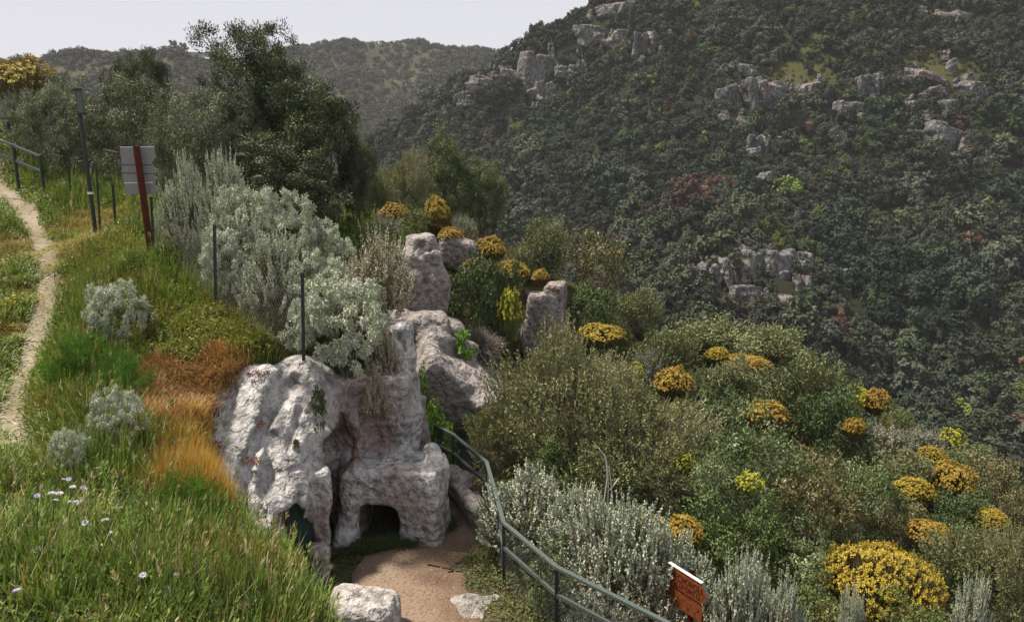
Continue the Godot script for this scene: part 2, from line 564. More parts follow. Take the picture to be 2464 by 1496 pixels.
func pick(cols: Array, jit := 0.18) -> Color:
	var a: Color = cols[rng.randi() % cols.size()]
	var b: Color = cols[rng.randi() % cols.size()]
	var c := a.lerp(b, rng.randf())
	var f := 1.0 + rng.randf_range(-jit, jit)
	return Color(c.r * f, c.g * f, c.b * f)


# crown of leaf clumps. size = half width, height; base is at y = low * height
func clump_crown(sd: int, hw: float, h: float, low: float, clumps: int, per: int, rc: float, l: float, w: float, cols: Array, upb: float, ragged: float, shell := 0.55, lay_flat := 0.55) -> ArrayMesh:
	rng.seed = sd
	nz2.seed = sd
	var b := MB.new()
	for i in clumps:
		var d := rdir(0.25)
		var k := 1.0 + ragged * nz2.get_noise_3d(d.x * 90.0, d.y * 90.0, d.z * 90.0) * 1.6
		var t := (shell + (1.0 - shell) * sqrt(rng.randf())) * k
		var hh := h * (1.0 - low) * 0.5
		var ctr := Vector3(d.x * hw * t, h * low + hh + d.y * hh * t, d.z * hw * t)
		var col := pick(cols, 0.22)
		var r := rc * rng.randf_range(0.65, 1.25)
		var out := (d + Vector3(0, upb, 0)).normalized()
		for j in per:
			var o := rdir(0.15)
			var p := ctr + o * r * pow(rng.randf(), 0.5) * Vector3(1, 0.8, 1)
			var dir := (o * 0.7 + out * 0.7 + rdir() * 0.6).normalized()
			var s := dir.cross(rdir()).normalized()
			if rng.randf() < lay_flat:
				var nn := (o * 0.8 + out * 0.45 + rdir() * 0.4).normalized()
				dir = nn.cross(rdir()).normalized()
				s = nn.cross(dir)
			var f := rng.randf_range(0.75, 1.25)
			b.leaf(p, dir, s, l * rng.randf_range(0.7, 1.3), w, Color(col.r * f, col.g * f, col.b * f), rng.randf() * 0.2)
	return b.mesh()


# crown of upright leafy twigs (olive, broom): strands fan out from the middle and carry narrow leaves
func twig_crown(sd: int, hw: float, h: float, twigs: int, per: int, len: float, l: float, w: float, cols: Array, upb: float, ragged: float, twigcol: Color) -> ArrayMesh:
	rng.seed = sd
	nz2.seed = sd
	var b := MB.new()
	for i in twigs:
		var d := rdir(0.45)
		var k := 1.0 + ragged * nz2.get_noise_3d(d.x * 90.0, d.y * 90.0, d.z * 90.0) * 1.6
		var t := (0.5 + 0.5 * sqrt(rng.randf())) * k
		var p := Vector3(d.x * hw * t, h * 0.47 + d.y * h * 0.47 * t, d.z * hw * t)
		var dir := (d + Vector3(0, upb, 0) + rdir() * 0.4).normalized()
		var L := len * rng.randf_range(0.6, 1.3)
		var col := pick(cols, 0.2)
		var a := p - dir * L * 0.7
		b.tube(a, a + dir * L, 0.006 + w * 0.15, 0.002, twigcol, 3)
		for j in per:
			var u := (j + rng.randf()) / per
			var q := a + dir * L * (0.15 + 0.85 * u)
			var ld := (dir * 0.8 + rdir() * 0.9).normalized()
			var s := ld.cross(rdir()).normalized()
			var f := rng.randf_range(0.75, 1.3)
			b.leaf(q, ld, s, l * rng.randf_range(0.7, 1.25), w, Color(col.r * f, col.g * f, col.b * f), 0.1)
	return b.mesh()


# wormwood: leafy shoots crowded over a dome, each ending in a soft spire
func plume_crown(sd: int, hw: float, h: float, shoots: int, per: int, len: float, l: float, w: float, cols: Array, low_cols: Array, spire: float) -> ArrayMesh:
	rng.seed = sd
	nz2.seed = sd
	var b := MB.new()
	for i in shoots:
		var d := rdir(0.55)
		d.y = absf(d.y)
		var k := 1.0 + 0.4 * nz2.get_noise_3d(d.x * 80.0, d.y * 80.0, d.z * 80.0)
		var t := (0.62 + 0.38 * sqrt(rng.randf())) * k
		var L := len * rng.randf_range(0.6, 1.2) * (1.0 + spire * maxf(0.0, d.y - 0.3) * (2.0 if rng.randf() < 0.3 else 0.6))
		var p := Vector3(d.x * hw * t, h * 0.12 + d.y * (h * 0.88 - len * 0.6) * t, d.z * hw * t)
		var dir := (d * 0.75 + Vector3(0, 0.7, 0) + rdir() * 0.25).normalized()
		var col := pick(cols, 0.13)
		var lc := pick(low_cols, 0.2)
		b.tube(p - dir * L * 0.8, p + dir * L * 0.5, 0.007, 0.003, lc, 3)
		for j in per:
			var u := float(j) / per
			var q := p + dir * L * (u - 0.35)
			var fat := (1.0 - u * 0.75)
			var ld := (rdir() + dir * 0.7).normalized()
			var s := ld.cross(rdir()).normalized()
			var f := rng.randf_range(0.8, 1.2)
			var cc := lc.lerp(col, smoothstep(-0.05, 0.25, u))
			b.leaf(q, ld, s, l * fat * rng.randf_range(0.8, 1.2), w * (0.6 + 0.4 * fat), Color(cc.r * f, cc.g * f, cc.b * f), 0.1)
	return b.mesh()


# tree spurge: bare stems fan out to a dome of flat flowering heads
func spurge_crown(sd: int, hw: float, h: float, heads: int, cols: Array, low_cols: Array, umbrella := false, head := 0.14) -> ArrayMesh:
	rng.seed = sd
	nz2.seed = sd
	var b := MB.new()
	for i in heads:
		var a := rng.randf() * TAU
		var e := acos(1.0 - rng.randf() * (0.62 if umbrella else 0.98))
		var d := Vector3(sin(e) * cos(a), cos(e), sin(e) * sin(a))
		var k := 1.0 + 0.3 * nz2.get_noise_3d(d.x * 110.0, d.y * 110.0, d.z * 110.0) - 0.1 * rng.randf()
		var flat := 0.55 + 0.45 * d.y
		var p := Vector3(d.x * hw * k * (1.25 if umbrella else 1.0), h * (0.45 + 0.55 * d.y * k) if not umbrella else h * (0.35 + 0.65 * d.y * k), d.z * hw * k * (1.25 if umbrella else 1.0))
		var root := Vector3(p.x * 0.12, 0, p.z * 0.12)
		var knee := root.lerp(p, 0.6) + Vector3(p.x, 0, p.z) * 0.12
		b.tube(knee, p, 0.010, 0.005, low_cols[0], 3)
		if i % 4 == 0:
			b.tube(root, knee, 0.018, 0.010, low_cols[0], 3)
		var dir := (p - knee).normalized()
		var col := pick(cols, 0.1)
		var lc := pick(low_cols, 0.25)
		var s0 := hw * head
		for j in 16:                                   # the flowering head: a flat rosette
			var r := rdir()
			var ld := (r - dir * r.dot(dir) * 0.8 + dir * 0.35).normalized()
			var f := rng.randf_range(0.7, 1.25)
			b.leaf(p + dir * rng.randf_range(-0.02, 0.03) + ld * s0 * 0.2, ld, ld.cross(dir).normalized(), s0 * rng.randf_range(0.5, 0.95) * flat, s0 * 0.38, Color(col.r * f, col.g * f, col.b * f), 0.0)
		for j in 16:                                   # leaves under the head
			var q := p - dir * (0.03 + 0.34 * h * pow(rng.randf(), 1.3))
			var ld := (rdir() + dir * 0.9).normalized()
			var f := rng.randf_range(0.7, 1.3)
			var m := lc.lerp(col, 0.35 * rng.randf())
			b.leaf(q, ld, ld.cross(rdir()).normalized(), s0 * 0.8, s0 * 0.24, Color(m.r * f, m.g * f, m.b * f), 0.15)
	return b.mesh()


func fennel_crown(sd: int, hw: float, h: float, n: int, cols: Array) -> ArrayMesh:
	rng.seed = sd
	var b := MB.new()
	for i in n:
		var d := rdir(0.5)
		d.y = absf(d.y) + 0.15
		var p := Vector3(d.x * hw * 0.5, 0.02, d.z * hw * 0.5) * rng.randf()
		var tip := Vector3(d.x * hw, d.y * h * 0.75, d.z * hw) * rng.randf_range(0.7, 1.0)
		b.tube(p, tip, 0.004, 0.002, cols[0], 3)
		var col := pick(cols, 0.2)
		for j in 46:
			var q := p.lerp(tip, 0.3 + 0.7 * rng.randf())
			var ld := (rdir(0.2) + d * 0.5).normalized()
			b.leaf(q, ld, ld.cross(rdir()).normalized(), rng.randf_range(0.06, 0.15), 0.007, col * rng.randf_range(0.75, 1.3), 0.1)
	return b.mesh()


func limbs(sd: int, hw: float, h: float, r: float, n: int, col: Color, reach := 0.7) -> ArrayMesh:
	rng.seed = sd
	var b := MB.new()
	for i in n:
		var a := TAU * i / n + rng.randf() * 0.8
		var p := Vector3(cos(a), 0, sin(a)) * r * 0.8
		p.y = -0.15
		var rr := r * rng.randf_range(0.6, 1.0)
		var top := Vector3(cos(a) * hw * reach * rng.randf_range(0.3, 0.9), h * rng.randf_range(0.45, 0.8), sin(a) * hw * reach * rng.randf_range(0.3, 0.9))
		var last := p
		for k in 4:
			var t := (k + 1) / 4.0
			var q := p.lerp(top, t) + rdir() * hw * 0.06
			b.tube(last, q, rr * (1.0 - 0.2 * k), rr * (0.8 - 0.2 * k), col * rng.randf_range(0.8, 1.2), 5)
			if k > 0:
				b.tube(q, q + (rdir(0.6)) * hw * 0.35, rr * 0.4, rr * 0.1, col, 4)
			last = q
	return b.mesh()


func proto(kind: String, crown: ArrayMesh, stem: ArrayMesh, w: float, h: float, m: String) -> void:
	if not protos.has(kind):
		protos[kind] = []
	var bb := crown.get_aabb()
	protos[kind].append([crown, stem, maxf(bb.size.x, bb.size.z) * 0.93, bb.end.y * 0.96, m])


func make_protos() -> void:
	var bark := Color(0.10, 0.085, 0.07)
	var pale := Color(0.24, 0.22, 0.19)
	var olive := [Color(0.155, 0.175, 0.059), Color(0.221, 0.228, 0.092), Color(0.132, 0.152, 0.059), Color(0.294, 0.289, 0.144)]
	var olive_s := [Color(0.122, 0.156, 0.055), Color(0.153, 0.171, 0.062), Color(0.153, 0.142, 0.062), Color(0.095, 0.134, 0.049)]
	var darkg := [Color(0.054, 0.072, 0.026), Color(0.072, 0.094, 0.036), Color(0.042, 0.056, 0.024), Color(0.108, 0.126, 0.054)]
	var greyg := [Color(0.119, 0.140, 0.077), Color(0.154, 0.175, 0.105), Color(0.084, 0.105, 0.049), Color(0.182, 0.196, 0.119)]
	var lent := [Color(0.098, 0.133, 0.035), Color(0.063, 0.098, 0.025), Color(0.154, 0.168, 0.049), Color(0.168, 0.119, 0.049)]
	var lentd := [Color(0.044, 0.071, 0.022), Color(0.062, 0.093, 0.033), Color(0.081, 0.108, 0.037)]
	var shiny := [Color(0.075, 0.111, 0.034), Color(0.124, 0.164, 0.067), Color(0.050, 0.081, 0.024), Color(0.212, 0.238, 0.122)]
	var fresh := [Color(0.075, 0.106, 0.031), Color(0.106, 0.144, 0.044), Color(0.056, 0.081, 0.025)]
	var vine := [Color(0.13, 0.25, 0.03), Color(0.2, 0.32, 0.05), Color(0.09, 0.17, 0.025)]
	var brown := [Color(0.160, 0.133, 0.056), Color(0.111, 0.100, 0.041), Color(0.209, 0.180, 0.087), Color(0.098, 0.113, 0.036)]
	var broom := [Color(0.156, 0.195, 0.078), Color(0.208, 0.227, 0.098), Color(0.143, 0.169, 0.091), Color(0.234, 0.208, 0.098)]
	var silver := [Color(0.430, 0.462, 0.365), Color(0.387, 0.422, 0.318), Color(0.482, 0.506, 0.413), Color(0.327, 0.370, 0.241)]
	var tan_ := [Color(0.455, 0.403, 0.299), Color(0.390, 0.351, 0.260), Color(0.494, 0.494, 0.403)]
	var stemc := [Color(0.17, 0.13, 0.08), Color(0.13, 0.13, 0.07), Color(0.2, 0.16, 0.1)]
	var yel := [Color(0.378, 0.267, 0.024), Color(0.430, 0.301, 0.024), Color(0.292, 0.241, 0.030)]
	var ora := [Color(0.386, 0.246, 0.030), Color(0.420, 0.282, 0.030), Color(0.336, 0.176, 0.036), Color(0.319, 0.255, 0.030)]
	var lime := [Color(0.38, 0.4, 0.03), Color(0.3, 0.33, 0.03), Color(0.42, 0.38, 0.03)]
	var under := [Color(0.117, 0.098, 0.041), Color(0.090, 0.115, 0.027), Color(0.180, 0.115, 0.027)]
	for i in 3:
		var s := 100 + i * 17
		proto("tree", clump_crown(s, 1.9, 6.2, 0.1, 230, 170, 0.38, 0.105, 0.042, darkg, 0.8, 0.7, 0.35), limbs(s, 2.0, 5.0, 0.13, 4, bark, 0.5), 4.0, 6.4, "leaf")
		if i < 2:
			proto("tree_b", clump_crown(s + 1, 1.65, 4.3, 0.04, 200, 160, 0.36, 0.105, 0.042, darkg, 0.3, 0.5, 0.45), limbs(s + 1, 1.7, 3.4, 0.12, 4, bark), 3.4, 4.4, "leaf")
			proto("tree_g", clump_crown(s + 1, 1.65, 4.3, 0.04, 200, 160, 0.36, 0.1, 0.042, [Color(0.10, 0.13, 0.045), Color(0.13, 0.155, 0.06), Color(0.075, 0.1, 0.035)], 0.5, 0.5, 0.45), limbs(s + 1, 1.65, 3.4, 0.12, 4, bark), 3.4, 4.4, "leaf")
			proto("tree_c", clump_crown(s + 2, 1.85, 3.5, 0.04, 220, 140, 0.33, 0.1, 0.034, greyg, 0.45, 0.55, 0.45), limbs(s + 2, 1.9, 2.8, 0.11, 5, pale), 3.8, 3.6, "leaf")
			proto("olive_l", twig_crown(s + 3, 1.75, 3.0, 1700, 17, 0.55, 0.09, 0.03, olive, 0.65, 0.6, Color(0.2, 0.18, 0.14)), limbs(s + 3, 1.7, 2.6, 0.06, 6, pale), 3.5, 3.0, "leaf")
			proto("olive_s", twig_crown(s + 4, 0.9, 1.5, 680, 14, 0.4, 0.08, 0.032, olive_s, 0.5, 0.5, Color(0.16, 0.14, 0.1)), limbs(s + 4, 0.9, 1.2, 0.035, 5, pale), 1.8, 1.5, "leaf")
			proto("broom", twig_crown(s + 5, 0.85, 1.6, 800, 11, 0.6, 0.1, 0.03, broom, 0.95, 0.45, Color(0.09, 0.11, 0.05)), limbs(s + 5, 0.8, 1.2, 0.03, 5, bark), 1.7, 1.6, "leaf")
			proto("lentisk", clump_crown(s + 6, 0.85, 1.4, 0.0, 130, 60, 0.17, 0.07, 0.03, lent, 0.4, 0.5), limbs(s + 6, 0.8, 1.1, 0.03, 5, bark), 1.7, 1.4, "leaf")
			proto("lentisk_d", clump_crown(s + 7, 0.85, 1.5, 0.0, 120, 60, 0.2, 0.08, 0.035, lentd, 0.3, 0.5), limbs(s + 7, 0.8, 1.1, 0.03, 5, bark), 1.7, 1.5, "leaf")
			proto("lentisk_g", clump_crown(s + 8, 0.85, 1.4, 0.0, 120, 60, 0.19, 0.075, 0.04, fresh, 0.4, 0.5), limbs(s + 8, 0.8, 1.1, 0.03, 5, bark), 1.7, 1.4, "leaf")
			proto("lentisk_s", clump_crown(s + 9, 0.9, 1.8, 0.0, 150, 46, 0.2, 0.075, 0.034, shiny, 0.7, 0.6, 0.4), limbs(s + 9, 0.9, 1.5, 0.025, 7, pale), 1.8, 1.8, "gloss_leaf")
			proto("brown", clump_crown(s + 10, 0.9, 1.5, 0.0, 130, 38, 0.2, 0.08, 0.036, brown, 0.4, 0.6, 0.4), limbs(s + 10, 0.9, 1.3, 0.03, 8, pale, 1.0), 1.8, 1.5, "gloss_leaf")
		proto("silver", plume_crown(s + 11, 0.68, 0.95, 400, 46, 0.22, 0.065, 0.03, silver, stemc, 0.4), limbs(s + 11, 0.6, 0.7, 0.02, 6, bark), 1.4, 1.15, "silver_leaf")
		if i < 2:
			proto("silver_l", plume_crown(s + 12, 0.68, 1.05, 230, 26, 0.26, 0.085, 0.03, [Color(0.26, 0.27, 0.2), Color(0.32, 0.32, 0.26), Color(0.2, 0.22, 0.15)], stemc, 1.0), limbs(s + 12, 0.6, 0.7, 0.02, 6, bark), 1.4, 1.15, "silver_leaf")
			proto("silver_b", plume_crown(s + 13, 0.68, 1.05, 260, 26, 0.3, 0.08, 0.026, tan_, stemc, 0.6), limbs(s + 13, 0.6, 0.8, 0.02, 9, Color(0.2, 0.16, 0.11)), 1.4, 1.1, "silver_leaf")
			proto("fluffy", clump_crown(s + 14, 0.7, 0.98, 0.04, 190, 80, 0.075, 0.05, 0.022, silver, 0.5, 0.45, 0.8), limbs(s + 14, 0.7, 0.7, 0.02, 8, bark, 1.0), 1.5, 1.05, "silver_leaf")
		proto("spurge_y", spurge_crown(s + 15, 0.62, 0.8, 600, yel, under, false, 0.078), limbs(s + 15, 0.4, 0.5, 0.02, 5, under[0]), 1.3, 0.85, "leaf")
		proto("spurge_o", spurge_crown(s + 16, 0.62, 0.85, 600, ora, under, false, 0.078), limbs(s + 16, 0.4, 0.5, 0.02, 5, under[0]), 1.3, 0.9, "leaf")
		if i < 2:
			proto("spurge_l", spurge_crown(s + 18, 0.55, 0.8, 130, lime, [Color(0.1, 0.12, 0.03), Color(0.15, 0.17, 0.03)]), limbs(s + 18, 0.4, 0.5, 0.02, 5, under[0]), 1.15, 0.85, "leaf")
			proto("fennel", fennel_crown(s + 19, 0.5, 0.75, 110, [Color(0.09, 0.2, 0.03), Color(0.13, 0.25, 0.04), Color(0.07, 0.15, 0.03)]), limbs(s + 19, 0.2, 0.4, 0.008, 5, Color(0.08, 0.14, 0.04)), 1.0, 0.75, "grass")
			proto("lentisk_v", clump_crown(s + 20, 0.4, 1.1, 0.0, 60, 26, 0.14, 0.09, 0.07, vine, 0.3, 0.6), limbs(s + 20, 0.3, 0.9, 0.02, 3, bark), 0.8, 1.1, "leaf")
	for i in 2:
		proto("spurge_g", spurge_crown(311 + i, 1.1, 1.1, 1300, yel, under, false, 0.045), limbs(311, 0.8, 0.6, 0.03, 7, under[0]), 2.3, 1.2, "leaf")
	proto("umbrella", spurge_crown(301, 1.0, 1.7, 420, yel, under, true, 0.09), limbs(301, 1.0, 1.3, 0.07, 5, bark), 2.4, 1.75, "leaf")
	proto("brownbrush", twig_crown(302, 0.6, 1.0, 900, 1, 0.6, 0.04, 0.01, tan_, -0.2, 0.3, Color(0.15, 0.13, 0.115)), limbs(302, 0.5, 0.8, 0.02, 9, Color(0.16, 0.14, 0.12), 1.0), 1.3, 1.1, "bark")
	proto("sedum", clump_crown(303, 0.2, 0.5, 0.0, 40, 26, 0.07, 0.05, 0.025, [Color(0.07, 0.09, 0.03), Color(0.05, 0.065, 0.025)], 0.0, 0.4), limbs(303, 0.1, 0.3, 0.01, 3, bark), 0.42, 0.5, "leaf")


const NAMES := {"tree": ["evergreen_tree", "tree"], "tree_b": ["evergreen_tree", "tree"], "tree_g": ["evergreen_tree", "tree"], "tree_c": ["olive_tree", "tree"], "olive_l": ["olive_shrub", "shrub"], "olive_s": ["olive_shrub", "shrub"],
	"broom": ["broom_shrub", "shrub"], "lentisk": ["leafy_bush", "bush"], "lentisk_d": ["leafy_bush", "bush"], "lentisk_g": ["leafy_bush", "bush"], "lentisk_s": ["leafy_bush", "bush"], "lentisk_v": ["climbing_plant", "climber"],
	"brown": ["twiggy_bush", "bush"], "silver": ["silver_wormwood", "shrub"], "silver_l": ["silver_wormwood", "shrub"], "silver_b": ["silver_wormwood", "shrub"], "fluffy": ["silver_wormwood", "shrub"],
	"spurge_y": ["spurge_bush", "spurge"], "spurge_g": ["spurge_bush", "spurge"], "spurge_o": ["spurge_bush", "spurge"], "spurge_l": ["spurge_bush", "spurge"], "umbrella": ["spurge_bush", "spurge"], "fennel": ["fennel_plant", "fennel"], "brownbrush": ["dead_brush", "brushwood"], "sedum": ["rock_plant", "plant"]}
const GROUPS := {"tree": "trees behind the meadow", "silver": "silver wormwood shrubs", "spurge": "flowering spurge bushes", "olive": "olive shrubs on the slope", "broom": "broom shrubs on the crest", "lentisk": "leafy bushes on the slope", "brown": "twiggy brown bushes", "fennel": "fennel clumps in the meadow", "fluffy": "silver wormwood shrubs"}


func set_plants() -> void:
	rng.seed = 77
	var n := 0
	for q in plants:
		n += 1
		var kind: String = q[0]
		var pr: Array = protos[kind][n % protos[kind].size()]
		var mid: float = (q[2] + q[3]) * 0.5
		var w := metres(q[4], q[5], mid)
		var h := at(q[1], q[2], q[5]).y - at(q[1], q[3], q[5]).y
		var foot := at(q[1], q[3], q[5])
		var gy := ground(foot.x, q[5])
		if kind in ["sedum", "lentisk_v", "brownbrush", "fluffy", "silver_b"]:
			gy = foot.y
		var lift := maxf(0.0, foot.y - gy)       # a crown carried on stems above the ground
		var carry := 1.0 if kind.begins_with("spurge") else (0.55 if not kind.begins_with("tree") else 0.2)
		lift *= carry
		if gy < foot.y:
			h += (foot.y - gy) * (1.0 - carry)
			foot.y = gy
		elif not kind in ["sedum", "lentisk_v", "brownbrush", "fluffy", "silver_b"]:
			foot.y = gy - 0.05
		if kind == "sedum" and on_rock.has(int(q[1])):
			foot = on_rock[int(q[1])] - Vector3(0, 0.05, 0)
		var o := thing(NAMES[kind][0], q[6], NAMES[kind][1], foot)
		for k in GROUPS:
			if kind.begins_with(k):
				o.set_meta("group", GROUPS[k])
		var big := Vector3(w / pr[2], h / pr[3], w / pr[2]) * (1.0 if kind.begins_with("spurge") else (1.04 if kind.begins_with("tree") else 1.14))
		var cr := put("crown", pr[0], mats[pr[4]], o)
		cr.scale = big
		cr.position.y = lift
		var tk := put("trunk" if kind.begins_with("tree") else "stem", pr[1], mats["bark"], o)
		tk.scale = Vector3(big.x, big.y * (1.0 + lift / maxf(h, 0.1)), big.z)
		o.rotation.y = fmod(n * 2.39996, TAU)



# ---------------------------------------------------------------- rock: a blended solid, meshed as surface nets
var so_type := PackedInt32Array()
var so_inv: Array[Transform3D] = []
var so_a := PackedVector3Array()
var so_b := PackedVector3Array()
var so_r := PackedVector2Array()
var so_k := PackedFloat32Array()
var so_cut := PackedInt32Array()
var rough_amp := 0.1
var rough_f := 60.0


func so_clear() -> void:
	so_type.clear(); so_inv.clear(); so_a.clear(); so_b.clear(); so_r.clear(); so_k.clear(); so_cut.clear()


func so_box(c: Vector3, half: Vector3, rot := Vector3.ZERO, r := 0.12, k := 0.15, cut := 0) -> void:
	so_type.append(0)
	so_inv.append(Transform3D(Basis.from_euler(rot * PI / 180.0), c).affine_inverse())
	so_a.append(half - Vector3(r, r, r)); so_b.append(Vector3.ZERO); so_r.append(Vector2(r, r)); so_k.append(k); so_cut.append(cut)


func so_rod(a: Vector3, b: Vector3, r0: float, r1: float, k := 0.15, cut := 0) -> void:
	so_type.append(1)
	so_inv.append(Transform3D())
	so_a.append(a); so_b.append(b); so_r.append(Vector2(r0, r1)); so_k.append(k); so_cut.append(cut)


func so_egg(c: Vector3, rad: Vector3, rot := Vector3.ZERO, k := 0.15, cut := 0) -> void:
	so_type.append(2)
	so_inv.append(Transform3D(Basis.from_euler(rot * PI / 180.0), c).affine_inverse())
	so_a.append(rad); so_b.append(Vector3.ZERO); so_r.append(Vector2.ZERO); so_k.append(k); so_cut.append(cut)


var so_use := PackedInt32Array()


func prim(i: int, p: Vector3) -> float:
	match so_type[i]:
		0:
			var q: Vector3 = (so_inv[i] * p).abs() - so_a[i]
			return q.max(Vector3.ZERO).length() + minf(maxf(q.x, maxf(q.y, q.z)), 0.0) - so_r[i].x
		1:
			var ba := so_b[i] - so_a[i]
			var t := clampf((p - so_a[i]).dot(ba) / ba.length_squared(), 0.0, 1.0)
			return (p - so_a[i] - ba * t).length() - lerpf(so_r[i].x, so_r[i].y, t)
	var q2: Vector3 = so_inv[i] * p
	return ((q2 / so_a[i]).length() - 1.0) * minf(so_a[i].x, minf(so_a[i].y, so_a[i].z))


func solid(p: Vector3) -> float:
	so_use.clear()
	for i in so_type.size():
		so_use.append(i)
	return solid_near(p)


func solid_near(p: Vector3) -> float:          # only the pieces listed in so_use
	var d := 1e6
	for i in so_use:
		var e := prim(i, p)
		var k := so_k[i]
		if so_cut[i] == 0:
			if d > 1e5:
				d = e
			else:
				var h := maxf(k - absf(d - e), 0.0) / k
				d = minf(d, e) - h * h * k * 0.25
		else:
			var h := maxf(k - absf(d + e), 0.0) / k
			d = maxf(d, -e) + h * h * k * 0.25
	return d


func carve(p: Vector3, d: float) -> float:
	var a := nz.get_noise_3d(p.x * rough_f, p.y * rough_f, p.z * rough_f)
	var b := nz2.get_noise_3d(p.x * rough_f * 3.1, p.y * rough_f * 2.0, p.z * rough_f * 3.1)
	var cr := absf(nz.get_noise_3d(p.x * 17.0 + 40.0, p.y * 30.0, p.z * 17.0))
	d += maxf(0.0, 0.035 - cr) * 26.0 * rough_amp
	return d + a * rough_amp * 1.8 + absf(b) * rough_amp * 0.6 - rough_amp * 0.15


# surface nets over the box lo..hi
func net(lo: Vector3, hi: Vector3, cell: float, tone: Callable) -> ArrayMesh:
	var nx := int(ceil((hi.x - lo.x) / cell)) + 1
	var ny := int(ceil((hi.y - lo.y) / cell)) + 1
	var nn := int(ceil((hi.z - lo.z) / cell)) + 1
	var f := PackedFloat32Array()
	f.resize(nx * ny * nn)
	f.fill(9.0)
	var B := 4
	var live: Array[Vector3i] = []
	for bz in range(0, nn, B):
		for by in range(0, ny, B):
			for bx in range(0, nx, B):
				var c := lo + Vector3(bx + 1.5, by + 1.5, bz + 1.5) * cell
				var dc := solid(c)
				var reach := cell * 4.4 + rough_amp * 2.6
				var far := absf(dc) > reach
				if not far:
					live.append(Vector3i(bx, by, bz))
					so_use.clear()
					for i in so_type.size():
						if prim(i, c) < cell * 5.4 + rough_amp * 2.0 + so_k[i]:
							so_use.append(i)
				for z in range(bz, mini(bz + B, nn)):
					for y in range(by, mini(by + B, ny)):
						for x in range(bx, mini(bx + B, nx)):
							var p := lo + Vector3(x, y, z) * cell
							f[(z * ny + y) * nx + x] = signf(dc) * 9.0 if far else carve(p, solid_near(p))
	var b := MB.new()
	var id := PackedInt32Array()
	id.resize(nx * ny * nn)
	id.fill(-1)
	var off := PackedInt32Array([0, 1, nx, nx + 1, nx * ny, nx * ny + 1, nx * ny + nx, nx * ny + nx + 1])
	var pairs := [[0, 1], [2, 3], [4, 5], [6, 7], [0, 2], [1, 3], [4, 6], [5, 7], [0, 4], [1, 5], [2, 6], [3, 7]]
	for q in live:
		for z in range(q.z, mini(q.z + B, nn - 1)):
			for y in range(q.y, mini(q.y + B, ny - 1)):
				for x in range(q.x, mini(q.x + B, nx - 1)):
					var k := (z * ny + y) * nx + x
					var neg := 0
					for o in off:
						if f[k + o] < 0.0:
							neg += 1
					if neg == 0 or neg == 8:
						continue
					var s := Vector3.ZERO
					var m := 0
					for e in pairs:
						var v0 := f[k + off[e[0]]]
						var v1 := f[k + off[e[1]]]
						if (v0 < 0.0) == (v1 < 0.0):
							continue
						var t := v0 / (v0 - v1)
						var q0 := Vector3(e[0] & 1, (e[0] >> 1) & 1, e[0] >> 2)
						var q1 := Vector3(e[1] & 1, (e[1] >> 1) & 1, e[1] >> 2)
						s += q0.lerp(q1, t)
						m += 1
					id[k] = b.v.size()
					b.v.append(lo + (Vector3(x, y, z) + s / m) * cell)
	for q in live:
		for z in range(maxi(q.z, 1), mini(q.z + B, nn - 1)):
			for y in range(maxi(q.y, 1), mini(q.y + B, ny - 1)):
				for x in range(maxi(q.x, 1), mini(q.x + B, nx - 1)):
					var k := (z * ny + y) * nx + x
					var inside := f[k] < 0.0
					if inside != (f[k + 1] < 0.0):
						quad(b, id[k - nx - nx * ny], id[k - nx * ny], id[k], id[k - nx], inside)
					if inside != (f[k + nx] < 0.0):
						quad(b, id[k - 1 - nx * ny], id[k - 1], id[k], id[k - nx * ny], inside)
					if inside != (f[k + nx * ny] < 0.0):
						quad(b, id[k - 1 - nx], id[k - nx], id[k], id[k - 1], inside)
	b.smooth()
	b.c.resize(b.v.size())
	for i in b.v.size():
		b.c[i] = tone.call(b.v[i], b.n[i])
	return b.mesh()


func quad(b: MB, i0: int, i1: int, i2: int, i3: int, flip: bool) -> void:
	if i0 < 0 or i1 < 0 or i2 < 0 or i3 < 0:
		return
	for i in ([i0, i2, i1, i0, i3, i2] if flip else [i0, i1, i2, i0, i2, i3]):
		b.ix.append(i)


var rock_mul := Color(1, 1, 1)
var on_rock := {}
var rock_hollows := []     # [centre, radius, colour, strength]: smoke and earth stains


func rock_hit(px: float, py: float, d0: float, d1: float) -> Vector3:
	var d := d0
	while d < d1 and solid(at(px, py, d)) > 0.0:
		d += 0.04
	return at(px, py, d)


func rock_tone(p: Vector3, nrm: Vector3) -> Color:
	var a := nz.get_noise_3d(p.x * 34.0, p.y * 34.0, p.z * 34.0)
	var b := nz2.get_noise_3d(p.x * 150.0 + 50.0, p.y * 90.0, p.z * 150.0)
	var c := Color(0.51, 0.485, 0.462).lerp(Color(0.64, 0.628, 0.61), clampf(a * 1.6 + 0.5, 0, 1))
	var lich := smoothstep(0.12, 0.45, nz.get_noise_3d(p.x * 190.0 + 9.0, p.y * 110.0, p.z * 190.0) + 0.12 * nrm.y)
	c = c.lerp(Color(0.27, 0.275, 0.27), lich * 0.6)
	c = c.lerp(Color(0.46, 0.365, 0.33), smoothstep(0.1, 0.6, nz2.get_noise_3d(p.x * 30.0 - 70.0, p.y * 22.0, p.z * 30.0)) * 0.45)
	c = c.lerp(Color(0.16, 0.15, 0.145), smoothstep(0.28, 0.5, b) * 0.6)
	c *= rock_mul
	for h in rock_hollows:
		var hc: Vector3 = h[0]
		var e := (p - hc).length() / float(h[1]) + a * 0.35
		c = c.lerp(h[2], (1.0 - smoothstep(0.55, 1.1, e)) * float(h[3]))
	return c


